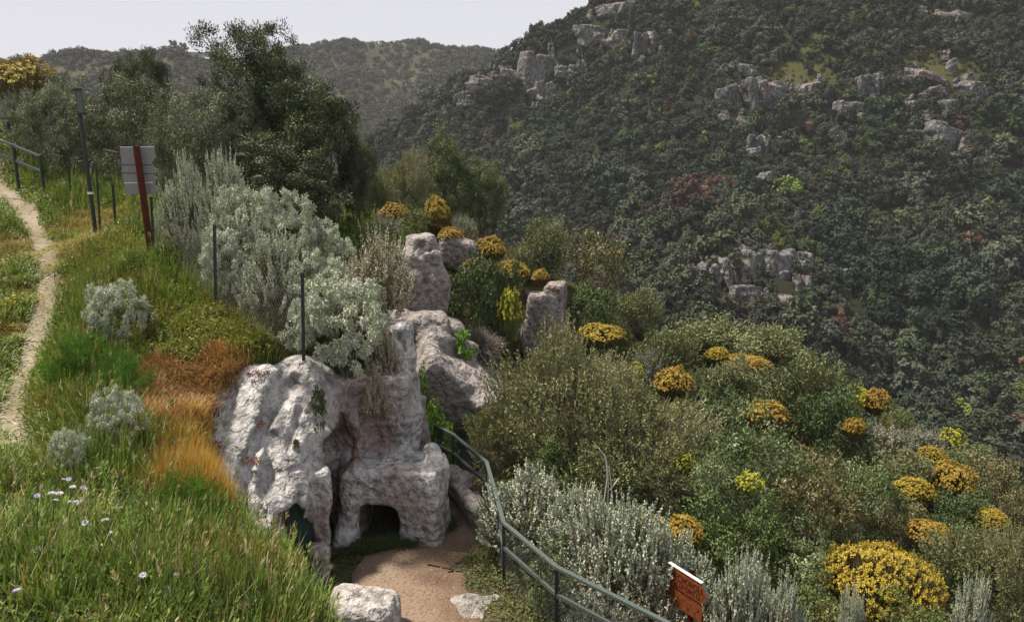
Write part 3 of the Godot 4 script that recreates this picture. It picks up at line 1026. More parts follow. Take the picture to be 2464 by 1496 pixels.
func so_slab(a: Vector3, b: Vector3, c: Vector3, thick: float, r: float, k: float) -> void:   # a tilted slab: a-b its top edge, c the middle of its foot
	var x := (b - a)
	var top := (a + b) * 0.5
	var z := c - top
	z -= x.normalized() * z.dot(x.normalized())
	var n := z.cross(x).normalized()
	if n.y < 0.0:
		n = -n
	so_type.append(0)
	so_inv.append(Transform3D(Basis(x.normalized(), n, z.normalized()), (top + c) * 0.5 - n * thick).affine_inverse())
	so_a.append(Vector3(x.length() * 0.5, thick, z.length() * 0.5) - Vector3(r, r, r)); so_b.append(Vector3.ZERO); so_r.append(Vector2(r, r)); so_k.append(k); so_cut.append(0)


func box_px(px0: float, px1: float, py0: float, py1: float, d: float, depth: float, rot := Vector3.ZERO, r := 0.12, k := 0.15, cut := 0) -> void:
	var c := at((px0 + px1) * 0.5, (py0 + py1) * 0.5, d)
	var w := metres(px1 - px0, d, (py0 + py1) * 0.5)
	var h := at(px0, py0, d).y - at(px0, py1, d).y
	so_box(c, Vector3(w, h, depth) * 0.5, rot, r, k, cut)


func rock_thing(called: String, label: String, category: String, lo: Vector3, hi: Vector3, cell: float) -> Node3D:
	var base := Vector3((lo.x + hi.x) * 0.5, lo.y, (lo.z + hi.z) * 0.5)
	var m := net(lo, hi, cell, rock_tone)
	var o := thing(called, label, category)
	put("stone", m, mats["rock"], o)
	return o


func stone_px(label: String, px0: float, px1: float, py0: float, py1: float, d: float, depth: float, rot := Vector3.ZERO, called := "boulder", amp := 0.07) -> Node3D:
	so_clear()
	var w := metres(px1 - px0, d, (py0 + py1) * 0.5)
	rough_amp = amp * minf(w, 1.2)
	rough_f = 40.0 / maxf(w, 0.3)
	box_px(px0, px1, py0, py1, d, depth, rot, minf(minf(w, depth) * 0.24, 0.2))
	var c := at((px0 + px1) * 0.5, (py0 + py1) * 0.5, d)
	var e := Vector3.ONE * (Vector3(w, at(px0, py0, d).y - at(px0, py1, d).y, depth).length() * 0.5 + rough_amp)
	return rock_thing(called, label, "rock", c - e, c + e, maxf(w / 20.0, 0.02))


func build_rocks() -> void:
	nz2.seed = 9
	nz2.frequency = 0.01
	# the rock-cut tomb
	so_clear()
	rough_amp = 0.06
	rough_f = 75.0
	so_box(at(850, 1100, 15.3), Vector3(1.25, 2.0, 0.9), Vector3(0, 8, 0), 0.2, 0.2)                 # core
	so_rod(at(715, 930, 14.2), at(668, 1230, 12.3), 0.62, 0.42, 0.25)                               # right rib
	so_rod(at(755, 925, 14.4), at(770, 1050, 13.6), 0.46, 0.38, 0.3)                                # brow over the hollow
	so_rod(at(628, 945, 13.8), at(580, 1230, 12.0), 0.6, 0.48, 0.12)                               # middle rib
	so_rod(at(528, 985, 13.4), at(508, 1190, 11.8), 0.46, 0.44, 0.12)                               # left rib
	so_slab(at(535, 955, 13.5), at(705, 890, 14.2), at(585, 1315, 11.6), 0.5, 0.2, 0.25)
	so_rod(at(660, 1190, 12.4), at(664, 1345, 11.7), 0.3, 0.14, 0.2)                               # toe
	so_rod(at(610, 1230, 12.0), at(655, 1330, 11.5), 0.3, 0.25, 0.2)
	so_box(at(769, 1235, 13.0), Vector3(0.2, 0.9, 0.24), Vector3(0, 14, 0), 0.07, 0.12)                             # column beside the door
	so_box(at(712, 1120, 13.6), Vector3(0.6, 0.5, 0.6), Vector3(0, 25, 0), 0.12, 0.2)               # lintel of the door
	so_rod(at(845, 960, 14.5), at(856, 1110, 14.0), 0.16, 0.14, 0.12)                               # light pilaster
	box_px(866, 1064, 1106, 1190, 14.25, 1.25, Vector3(0, -6, 0), 0.06, 0.12)                       # lip and bench of the tomb
	box_px(972, 1066, 1140, 1310, 14.15, 1.1, Vector3(0, -10, 2), 0.08, 0.18)                        # its outer leg
	box_px(846, 1000, 1170, 1320, 14.95, 1.3, Vector3(0, 4, 0), 0.1, 0.12)                          # wall under the lip
	so_rod(at(1040, 1085, 14.3), at(1050, 1120, 14.1), 0.2, 0.22, 0.15)                             # knob on the block
	so_rod(at(985, 1000, 15.2), at(975, 1085, 15.1), 0.3, 0.28, 0.2)                                # jamb of the niche
	so_rod(at(965, 800, 15.6), at(975, 1000, 15.4), 0.26, 0.34, 0.15)                               # pillar
	so_box(at(955, 880, 15.8), Vector3(0.32, 0.95, 0.3), Vector3(0, 20, 4), 0.08, 0.1)
	so_box(at(925, 985, 15.2), Vector3(0.5, 0.35, 0.4), Vector3.ZERO, 0.15, 0.2)
	box_px(876, 972, 1000, 1100, 14.35, 0.7, Vector3(8, -6, 0), 0.16, 0.2, 1)                       # back wall over the bench
	box_px(788, 832, 1050, 1330, 13.55, 0.95, Vector3(0, 14, 0), 0.13, 0.12, 1)                     # brown recess
	so_egg(at(840, 1070, 13.8), Vector3(0.22, 0.3, 0.4), Vector3(0, 0, -25), 0.15, 1)
	box_px(886, 962, 1188, 1330, 14.5, 1.5, Vector3(0, -4, 0), 0.08, 0.06, 1)                       # alcove
	so_box(at(714, 1278, 12.6), Vector3(0.21, 0.74, 1.15), Vector3(0, 14, 9), 0.08, 0.08, 1)          # doorway
	box_px(816, 866, 1120, 1320, 14.05, 0.8, Vector3(0, 12, 0), 0.15, 0.2)
	so_rod(at(826, 1200, 14.1), at(818, 1320, 13.6), 0.14, 0.2, 0.15)                              # buttress
	for gr in [[[700, 915], [655, 985], [618, 1060], [592, 1120], [570, 1190], 0.14], [[655, 1045], [645, 1110], [640, 1180], [632, 1240], 0.085], [[690, 880], [655, 940], [630, 1000], 0.07], [[560, 935], [545, 1000], [540, 1060], [515, 1110], 0.07], [[720, 985], [700, 1060], [690, 1110], 0.05]]:
		var last := Vector3.ZERO                                                                   # grooves worn down the slope
		for k in gr.size() - 1:
			var w := rock_hit(gr[k][0], gr[k][1], 10.5, 15.0)
			if k > 0:
				so_rod(last, w, gr[-1], float(gr[-1]) * 1.1, 0.06, 1)
			last = w
	for q in [[770, 1035], [712, 1082], [505, 1085], [598, 1112], [620, 1030], [622, 905]]:
		on_rock[int(q[0])] = rock_hit(q[0], q[1], 10.5, 15.5)
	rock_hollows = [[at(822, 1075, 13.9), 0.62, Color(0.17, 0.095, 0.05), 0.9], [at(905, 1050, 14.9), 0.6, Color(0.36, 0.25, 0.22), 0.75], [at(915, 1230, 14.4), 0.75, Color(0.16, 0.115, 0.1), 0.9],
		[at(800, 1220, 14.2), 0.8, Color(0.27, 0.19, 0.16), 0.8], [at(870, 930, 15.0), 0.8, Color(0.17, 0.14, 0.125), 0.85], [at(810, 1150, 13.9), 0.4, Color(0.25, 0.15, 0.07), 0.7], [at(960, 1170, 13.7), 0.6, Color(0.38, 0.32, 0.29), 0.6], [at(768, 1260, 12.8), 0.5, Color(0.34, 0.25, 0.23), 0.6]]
	var lo := Vector3(-6.3, -7.9, -17.0)
	var hi := Vector3(-0.9, -2.2, -11.0)
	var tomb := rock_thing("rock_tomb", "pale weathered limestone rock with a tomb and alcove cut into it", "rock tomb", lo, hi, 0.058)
	# its green door, set in the doorway
	var db := MB.new()
	var dc := at(718, 1300, 12.75)
	var dx := Vector3(0.9, 0, -0.42).normalized()
	db.box(dc - dx * 0.27, dc + dx * 0.27, 0.04, 1.5, Color.WHITE)
	var dm := put("door", db.mesh(), mats["green_door"], tomb)
	var fb := MB.new()
	fb.box(dc - dx * 0.25 + Vector3(0.16, 0.75, 0.06), dc - dx * 0.30 + Vector3(0.0, -0.72, 0.10), 0.05, 0.035, Color.WHITE, Vector3(1, 0, 0))
	put("frame", fb.mesh(), mats["galvanised"], dm)
	rock_hollows = []
	rock_mul = Color(0.66, 0.61, 0.60)
	# other rocks
	so_clear()
	rough_amp = 0.085
	rough_f = 45.0
	box_px(986, 1043, 566, 680, 21.3, 0.8, Vector3(0, 18, 3), 0.06, 0.5)
	box_px(972, 1053, 610, 735, 21.2, 0.9, Vector3(0, 18, 3), 0.06, 0.5)
	box_px(956, 1063, 670, 768, 21.2, 1.0, Vector3(0, 18, 2), 0.06, 0.5)
	var c := at(1012, 672, 21.2)
	rock_thing("rock_spire", "tall grey rock slab standing upright above the wedged boulder", "rock", c - Vector3(1.2, 1.6, 1.1), c + Vector3(1.2, 1.6, 1.1), 0.07)
	stone_px("wedged boulder under the upright grey slab", 1002, 1108, 762, 852, 20.3, 1.0, Vector3(0, 10, -24))
	so_clear()
	rough_amp = 0.13
	rough_f = 50.0
	rough_amp = 0.11
	so_box(at(1085, 930, 19.6), Vector3(1.5, 0.75, 1.2), Vector3(16, 12, -40), 0.15, 0.3)
	so_box(at(1060, 870, 20.2), Vector3(0.7, 0.8, 0.8), Vector3(0, 30, -18), 0.12, 0.25)
	so_box(at(1135, 960, 19.0), Vector3(0.7, 0.5, 0.7), Vector3(10, -20, -30), 0.12, 0.25)
	so_box(at(985, 890, 20.3), Vector3(1.1, 1.6, 0.8), Vector3(0, 15, 0), 0.2, 0.3)
	c = at(1075, 925, 19.4)
	rock_thing("rock_slope", "pitted pinkish rock slope below the wedged boulder", "rock", c - Vector3(2.6, 2.4, 2.6), c + Vector3(2.2, 2.2, 2.4), 0.09)
	so_clear()
	rough_amp = 0.055
	rough_f = 40.0
	box_px(1256, 1322, 706, 850, 25.2, 1.2, Vector3(0, 10, -10), 0.12, 0.08)
	box_px(1314, 1360, 682, 850, 25.4, 1.1, Vector3(0, -12, 2), 0.1, 0.08)
	c = at(1308, 765, 25.2)
	rock_thing("twin_rock", "twin grey standing rock split by a deep crack", "rock", c - Vector3(1.3, 1.7, 1.2), c + Vector3(1.3, 1.7, 1.2), 0.075)
	stone_px("pale boulder on top of the spur among orange spurge", 1058, 1142, 574, 640, 27.2, 1.2, Vector3(0, 0, -14))
	stone_px("grey rock flank behind the tomb pillar at the far end of the handrail", 984, 1032, 945, 1130, 16.6, 0.7, Vector3(0, 12, 6))
	so_clear()
	rough_amp = 0.07
	rough_f = 60.0
	rock_mul = Color(0.72, 0.66, 0.6)
	var la := at(1085, 1165, 16.0)
	var lb := at(1158, 1255, 14.2)
	var turn := rad_to_deg(atan2(lb.x - la.x, lb.z - la.z))
	so_box(la.lerp(lb, 0.5), Vector3(0.13, 0.34, la.distance_to(lb) * 0.5), Vector3(4, turn, 14), 0.07, 0.1)
	so_box(la.lerp(lb, 0.18) + Vector3(0.03, 0.16, 0), Vector3(0.18, 0.3, 0.4), Vector3(-6, turn + 10.0, 8), 0.08, 0.15)
	so_box(la.lerp(lb, 0.75) + Vector3(0.12, -0.12, 0), Vector3(0.17, 0.24, 0.6), Vector3(8, turn - 8.0, 10), 0.06, 0.1)
	c = at(1118, 1195, 15.1)
	rock_thing("rock_ledge", "low brown-sided rock ledge between the footpath and the handrail", "rock", c - Vector3(1.2, 0.9, 1.6), c + Vector3(1.2, 0.9, 1.6), 0.05)
	rock_mul = Color(0.95, 0.92, 0.9)
	stone_px("grey stone stump below the door column", 746, 791, 1314, 1395, 12.45, 0.4, Vector3(0, 20, 0))
	stone_px("white limestone block at the edge of the dirt floor", 788, 952, 1436, 1540, 10.9, 0.8, Vector3(0, -8, -2), "boulder", 0.09)
	rock_mul = Color(0.72, 0.69, 0.66)
	stone_px("small flat rock in the dirt floor near the handrail post", 1088, 1168, 1412, 1442, 12.2, 0.6, Vector3(4, 25, -6), "flat_rock")
	stone_px("large flat rock in the dirt floor in front of the small one", 1085, 1230, 1468, 1512, 11.5, 1.0, Vector3(6, 15, -4), "flat_rock", 0.1)
	for q in [[343, 1104, 24, 10.7, "rounded stone beside the orange flowers"], [428, 1066, 30, 11.4, "pale stone beside the red sedum in the dry grass"], [400, 1066, 18, 11.5, "smaller stone beside the red sedum in the dry grass"], [335, 1140, 18, 10.3, "small stone on bare soil below the rounded stone"], [375, 1152, 14, 10.2, "tiny stone on the bare soil under the silver bush"]]:
		stone_px(q[4], q[0] - q[2] * 0.5, q[0] + q[2] * 0.5, q[1] - q[2] * 0.4, q[1] + q[2] * 0.4, q[3], metres(q[2], q[3], q[1]), Vector3(0, q[0], 0), "field_stone")


# ---------------------------------------------------------------- metalwork and boards
func netting(b: MB, a: Vector3, c: Vector3, h: float, step: float, w: float, col: Color, sag := 0.0) -> void:
	var len := (c - a).length()
	var dir := (c - a) / len
	var k := -h
	while k < len:
		for s in [1.0, -1.0]:
			var t0 := maxf(k, 0.0)
			var t1 := minf(k + h, len)
			if t1 - t0 < 0.01:
				continue
			var y0 := (t0 - k)
			var y1 := (t1 - k)
			if s < 0.0:
				y0 = h - y0
				y1 = h - y1
			b.tube(a + dir * t0 + Vector3(0, y0, 0), a + dir * t1 + Vector3(0, y1, 0), w, w, col, 3)
		k += step


func build_metal() -> void:
	# handrail
	var top: Array[Vector3] = []
	for q in [[997, 998], [1090, 1045], [1171, 1112], [1212, 1258], [1340, 1365], [1600, 1496], [1800, 1600]]:
		top.append(on_level(q[0], q[1], -6.2))
	var rail := thing("handrail", "grey steel handrail with wire netting curving around the dirt path", "handrail", Vector3(top[2].x, -7.5, top[2].z))
	var zero := rail.position
	for i in top.size() - 1:
		var a := top[i] - zero
		var b := top[i + 1] - zero
		var m := MB.new()
		m.box(a, b, 0.075, 0.045, Color.WHITE)
		put("top_rail", m.mesh(), mats["galvanised"], rail)
		m = MB.new()
		m.box(a + Vector3(0, -0.47, 0), b + Vector3(0, -0.47, 0), 0.05, 0.06, Color.WHITE)
		put("middle_rail", m.mesh(), mats["galvanised"], rail)
		m = MB.new()
		netting(m, a + Vector3(0, -1.15, 0), b + Vector3(0, -1.15, 0), 1.13, 0.09, 0.0022, Color(0.12, 0.13, 0.13))
		put("wire_netting", m.mesh(), mats["wire"], rail)
	for i in range(1, top.size()):
		var m := MB.new()
		var a := top[i] - zero
		m.box(a + Vector3(0, -1.5, 0), a + Vector3(0, -0.024, 0), 0.055, 0.055, Color.WHITE, Vector3(0, 0, 1))
		put("post", m.mesh(), mats["dark_steel"], rail)
	# far fence on the meadow edge
	var f: Array[Vector3] = [at(-60, 318, 25.5), at(31, 350, 25.0), at(95, 376, 24.5)]
	var fence := thing("steel_fence", "grey two-rail steel fence at the top of the meadow", "fence", f[1] + Vector3(0, -0.9, 0))
	for i in 2:
		for y in [0.0, -0.48]:
			var m := MB.new()
			m.box(f[i] + Vector3(0, y, 0) - fence.position, f[i + 1] + Vector3(0, y, 0) - fence.position, 0.06, 0.07, Color.WHITE)
			put("rail", m.mesh(), mats["galvanised"], fence)
	for i in 3:
		var m := MB.new()
		m.box(f[i] + Vector3(0, -1.4, 0) - fence.position, f[i] + Vector3(0, 0.03, 0) - fence.position, 0.07, 0.07, Color.WHITE, Vector3(0, 0, 1))
		put("post", m.mesh(), mats["dark_steel"], fence)
	var m2 := MB.new()
	var f2 := thing("rail_end", "short grey rail end at the frame edge above the steel fence", "rail", at(0, 290, 27))
	m2.box(at(-60, 308, 27.5) - f2.position, at(18, 277, 27) - f2.position, 0.07, 0.07, Color.WHITE)
	put("rail", m2.mesh(), mats["galvanised"], f2)
	m2 = MB.new()
	m2.box(at(16, 280, 27) - f2.position + Vector3(0, -0.45, 0), at(16, 278, 27) - f2.position, 0.07, 0.07, Color.WHITE, Vector3(0, 0, 1))
	put("post", m2.mesh(), mats["dark_steel"], f2)
	# wire fence between the meadow and the silver bank
	var posts := [[168, 383, 470, 24.0, "thin fence post nearest the steel fence"], [276, 444, 530, 20.5, "thin fence post between the lamp pole and the arrow signpost"], [369, 473, 590, 18.0, "thin fence post just behind the red signpost"], [517, 540, 702, 14.6, "dark fence post in front of the silver bank, wire netting on both sides"], [729, 655, 848, 12.9, "dark fence post beside the fluffy white wormwood"]]
	var feet: Array[Vector3] = []
	var tops: Array[Vector3] = []
	for q in posts:
		var foot := at(q[0], q[2], q[3])
		foot.y -= 0.15
		var tip := at(q[0] - (6 if q[0] < 400 else 2), q[1], q[3])
		var p := thing("fence_post", q[4], "fence post", foot, "posts of the wire fence")
		var m := MB.new()
		m.box(Vector3.ZERO, tip - foot, 0.05, 0.05, Color.WHITE, Vector3(0, 0, 1))
		put("post", m.mesh(), mats["dark_steel"], p)
		feet.append(foot)
		tops.append(tip)
	var net_labels := ["", "", "wire netting between the red signpost and the middle fence post", "wire netting in front of the silver bank between the two dark fence posts"]
	for i in [2, 3]:
		var o := thing("wire_fence", net_labels[i], "wire fence", feet[i])
		var m := MB.new()
		var len := (tops[i + 1] - tops[i]).length()
		var n := int(len / 0.1)
		var h := 1.15
		for k in n:
			for s in [1, -1]:
				var rows := 10
				for r in rows:
					var t0 := float(k) / n
					var t1 := float(k + 1) / n
					var va := float(r) / rows
					var vb := float(r + 1) / rows
					if s < 0:
						var t := va
						va = vb
						vb = t
					var pa := feet[i].lerp(feet[i + 1], t0).lerp(tops[i].lerp(tops[i + 1], t0), va * 0.98) + Vector3(0, -0.35 * sin(t0 * PI) * va, 0)
					var pb := feet[i].lerp(feet[i + 1], t1).lerp(tops[i].lerp(tops[i + 1], t1), vb * 0.98) + Vector3(0, -0.35 * sin(t1 * PI) * vb, 0)
					m.tube(pa - feet[i], pb - feet[i], 0.002, 0.002, Color(0.3, 0.29, 0.27), 3)
		put("wire_netting", m.mesh(), mats["wire"], o)
	# lamp pole
	var lf := at(226, 525, 20.0)
	lf.y = minf(lf.y, ground(lf.x, 20.0))
	var lt := at(183, 214, 20.0)
	var pole := thing("lamp_pole", "dark metal pole with a grey box lamp at its top", "pole", lf)
	var lean := (lt - lf)
	var b := MB.new()
	b.tube(Vector3(0, -0.2, 0), lean * 0.98, 0.055, 0.045, Color.WHITE, 10)
	put("pole", b.mesh(), mats["dark_steel"], pole)
	b = MB.new()
	b.box(lean * 0.845 + Vector3(0.085, 0, 0.05), lean * 0.985 + Vector3(0.085, 0, 0.05), 0.13, 0.1, Color.WHITE, Vector3(0, 0, 1))
	put("lamp_box", b.mesh(), mats["galvanised"], pole)
	b = MB.new()
	b.box(lean * 0.83 + Vector3(0.08, 0, 0.05), lean * 0.845 + Vector3(0.08, 0, 0.05), 0.16, 0.13, Color.WHITE, Vector3(0, 0, 1))
	b.box(lean * 0.985 + Vector3(0.04, 0, 0.05), lean + Vector3(0.04, 0, 0.05), 0.17, 0.13, Color.WHITE, Vector3(0, 0, 1))
	put("cap", b.mesh(), mats["dark_steel"], pole)
	b = MB.new()
	b.tube(lean * 0.30, lean * 0.316, 0.07, 0.07, Color.WHITE, 10)
	put("clamp", b.mesh(), mats["white_edge"], pole)
	var sp := thing("thin_stake", "thin dark stake leaning on the foot of the lamp pole", "stake", lf + Vector3(0.12, -0.1, 0.02))
	b = MB.new()
	b.tube(Vector3.ZERO, at(230, 395, 20.0) - sp.position, 0.03, 0.025, Color.WHITE, 6)
	put("stake", b.mesh(), mats["dark_steel"], sp)
	# red signpost with four grey arrow boards, seen from behind
	var rf := at(362, 586, 17.6)
	rf.y = minf(rf.y, ground(rf.x, 17.6)) - 0.05
	var rt := at(327, 352, 17.6)
	var sign := thing("arrow_signpost", "red-brown signpost with grey arrow boards seen from the back", "signpost", rf)
	b = MB.new()
	b.tube(Vector3(0, -0.2, 0), rt - rf, 0.078, 0.078, Color.WHITE, 14)
	put("post", b.mesh(), mats["red_steel"], sign)
	var rows := [[288, 355, 369, 354, 292, 397, 362, 397, 374, 376], [292, 398, 363, 398, 294, 415, 366, 418, 377, 407], [294, 417, 365, 419, 298, 439, 368, 439, 379, 429], [298, 441, 367, 440, 303, 468, 373, 468, 381, 455]]
	for r in rows:
		var pts: Array[Vector3] = []
		var dd := 17.76
		for k in [[0, 1], [2, 3], [8, 9], [6, 7], [4, 5]]:
			pts.append(at(r[k[0]], r[k[1]], dd) - rf)
		put("arrow_board", plate(pts, 0.025), mats["grey_board"], sign)
		b = MB.new()
		b.box(pts[0] + Vector3(0, 0.012, -0.01), pts[1] + Vector3(0, 0.012, -0.01), 0.05, 0.018, Color.WHITE)
		put("board_edge", b.mesh(), mats["white_edge"] if r[1] < 360 or r[1] > 430 else mats["dark_steel"], sign)
	# orange direction board by the handrail
	var A := on_level(1611, 1354, -6.0)
	var C := on_level(1691, 1404, -6.0)
	var ux := (C - A).normalized()
	var nrm := ux.cross(Vector3.UP).normalized()
	if nrm.dot(-A) < 0.0:
		nrm = -nrm
	var foot := A.lerp(C, 0.62) - nrm * 0.07
	foot.y = -7.75
	var board := thing("direction_board", "rusty orange arrow-shaped direction board with red lettering beside the handrail", "sign", foot)
	b = MB.new()
	b.tube(Vector3.ZERO, Vector3(0, 1.79, 0), 0.045, 0.045, Color.WHITE, 12)
	put("post", b.mesh(), mats["red_steel"], board)
	var w := (C - A).length()
	var q0 := A - foot
	var p1: Array[Vector3] = [q0, q0 + ux * w, q0 + ux * (w + 0.15) + Vector3(0, -0.17, 0), q0 + ux * (w + 0.03) + Vector3(0, -0.31, 0), q0 + Vector3(0, -0.31, 0)]
	var u1 := put("board", plate(p1, 0.03, nrm), mats["orange_board"], board)
	var p2: Array[Vector3] = [q0 + ux * 0.02 + Vector3(0, -0.33, 0), q0 + ux * (w + 0.03) + Vector3(0, -0.325, 0), q0 + ux * (w + 0.03) + Vector3(0, -0.62, 0), q0 + ux * 0.04 + Vector3(0, -0.62, 0), q0 + ux * -0.08 + Vector3(0, -0.46, 0)]
	var u2 := put("board", plate(p2, 0.03, nrm), mats["orange_board"], board)
	for e in [[p1[0], p1[1], u1, "white_edge"], [p1[1], p1[2], u1, "galvanised"], [p1[2], p1[3], u1, "galvanised"], [p2[0], p2[1], u2, "red_steel"], [p2[4], p2[0], u2, "white_edge"]]:
		b = MB.new()
		var up: Vector3 = nrm
		b.box(e[0] + Vector3(0, 0.008, 0), e[1] + Vector3(0, 0.008, 0), 0.014, 0.05, Color.WHITE, up)
		put("board_edge", b.mesh(), mats[e[3]], e[2])
	var words := [["NECROPOLI", 0.0, -0.13, u1, 0.1], ["FILIPORTO", 0.02, -0.245, u1, 0.1]]
	for t in words:
		var tm := TextMesh.new()
		var fnt := SystemFont.new()
		fnt.font_names = PackedStringArray(["Droid Sans"])
		tm.font = fnt
		tm.text = t[0]
		tm.font_size = 32
		tm.pixel_size = float(t[4]) / 32.0 * 1.25
		tm.depth = 0.003
		tm.horizontal_alignment = HORIZONTAL_ALIGNMENT_LEFT
		var o := put("lettering", tm, mats["letter"], t[3])
		var bx := ux
		o.transform = Transform3D(Basis(bx, Vector3.UP, bx.cross(Vector3.UP)), q0 + ux * (0.05 + float(t[1])) + Vector3(0, t[2], 0) + nrm * 0.0175)
	# bare branch
	var br := thing("bare_branch", "bare whitish branches rising out of the silver bank", "dead branch", gpoint(1455, 1235, 12.6))
	b = MB.new()
	var wc := Color(0.5, 0.48, 0.45)
	for s in [[[1462, 1230], [1464, 1180], [1463, 1130], [1455, 1095], [1425, 1060]], [[1450, 1235], [1462, 1150], [1458, 1100]], [[1470, 1235], [1473, 1190], [1466, 1120]], [[1440, 1230], [1400, 1190], [1375, 1160]], [[1445, 1225], [1425, 1195], [1380, 1178]], [[1468, 1180], [1490, 1150]]]:
		for k in s.size() - 1:
			b.tube(at(s[k][0], s[k][1], 12.9) - br.position, at(s[k + 1][0], s[k + 1][1], 12.9) - br.position, 0.014 - 0.002 * k, 0.012 - 0.002 * k, wc, 5)
	put("branch", b.mesh(), mats["bark"], br)


func plate(pts: Array[Vector3], thick: float, nrm := Vector3(0, 0, 1)) -> ArrayMesh:
	var b := MB.new()
	var n := pts.size()
	for s in [0.5, -0.5]:
		var k := b.v.size()
		for p in pts:
			b.v.append(p + nrm * thick * s)
			b.c.append(Color.WHITE)
		for i in range(1, n - 1):
			b.ix.append(k); b.ix.append(k + i); b.ix.append(k + i + 1)
	for i in n:
		var k := b.v.size()
		var p := pts[i]
		var q := pts[(i + 1) % n]
		for w in [p + nrm * thick * 0.5, q + nrm * thick * 0.5, q - nrm * thick * 0.5, p - nrm * thick * 0.5]:
			b.v.append(w)
			b.c.append(Color.WHITE)
		for j in [0, 1, 2, 0, 2, 3]:
			b.ix.append(k + j)
	return b.mesh()


# ---------------------------------------------------------------- grass
func tuft(sd: int, n: int, r: float, h: float, w: float, heads: bool) -> ArrayMesh:
	rng.seed = sd
	var b := MB.new()
	for i in n:
		var a := rng.randf() * TAU
		var p := Vector3(cos(a), 0, sin(a)) * r * sqrt(rng.randf())
		p.y = -0.03
		var a2 := rng.randf() * TAU
		var lean := Vector3(cos(a2), -0.15, sin(a2)) * rng.randf_range(0.2, 1.0)
		var up := (Vector3.UP + lean * 0.25).normalized()
		var f := rng.randf_range(0.55, 1.35)
		var l := h * rng.randf_range(0.45, 1.15)
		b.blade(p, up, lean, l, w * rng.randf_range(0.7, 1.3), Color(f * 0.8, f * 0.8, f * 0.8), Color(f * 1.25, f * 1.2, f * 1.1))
		if heads and i % 5 == 0:
			var q := p + up * l * 0.95 + lean * l * 0.5
			for j in 5:
				b.leaf(q + up * 0.015 * j, (up + rdir() * 0.6 + lean * 0.4).normalized(), rdir(), 0.075, 0.02, Color(f * 2.1, f * 2.0, f * 2.3), 0.0)
	return b.mesh()


func weed(sd: int, n: int, r: float, h: float, l: float, w: float) -> ArrayMesh:
	rng.seed = sd
	var b := MB.new()
	for i in n:
		var d := rdir(0.6)
		d.y = absf(d.y)
		var p := Vector3(d.x * r, d.y * h * rng.randf(), d.z * r) * rng.randf()
		p.y += h * 0.3 * rng.randf()
		var f := rng.randf_range(0.7, 1.35)
		b.leaf(p, (d + rdir() * 0.4).normalized(), d.cross(rdir()).normalized(), l * rng.randf_range(0.7, 1.3), w, Color(f, f, f), 0.25)
	return b.mesh()


func scatter(mesh: Mesh, spots: Array) -> MultiMesh:      # spots: [Transform3D, Color]
	var mm := MultiMesh.new()
	mm.transform_format = MultiMesh.TRANSFORM_3D
	mm.use_colors = true
	mm.mesh = mesh
	mm.instance_count = spots.size()
	for i in spots.size():
		mm.set_instance_transform(i, spots[i][0])
		mm.set_instance_color(i, spots[i][1])
	return mm


func spot(x: float, d: float, y: float, sc: Vector3) -> Transform3D:
	return Transform3D(Basis(Vector3.UP, rng.randf() * TAU).scaled_local(sc), Vector3(x, y, -d))


var track: Array[Vector3] = []      # footpath: x, D, half width
var track2: Array[Vector3] = []


func off_track(tr: Array[Vector3], x: float, d: float) -> float:      # < 0 on the path
	var best := 1e9
	for i in tr.size() - 1:
		var a := Vector2(tr[i].x, tr[i].y)
		var b := Vector2(tr[i + 1].x, tr[i + 1].y)
		var ab := b - a
		var t := clampf((Vector2(x, d) - a).dot(ab) / ab.length_squared(), 0, 1)
		best = minf(best, (Vector2(x, d) - a - ab * t).length() - lerpf(tr[i].z, tr[i + 1].z, t))
	return best


const TONES := [[Color(0.105, 0.205, 0.034), Color(0.225, 0.285, 0.065)], [Color(0.37, 0.2, 0.08), Color(0.46, 0.3, 0.13)], [Color(0.42, 0.25, 0.05), Color(0.46, 0.3, 0.07)], [Color(0.26, 0.23, 0.06), Color(0.34, 0.29, 0.1)], [Color(0.3, 0.24, 0.15), Color(0.34, 0.28, 0.2)], [Color(0.18, 0.2, 0.045), Color(0.24, 0.23, 0.06)]]


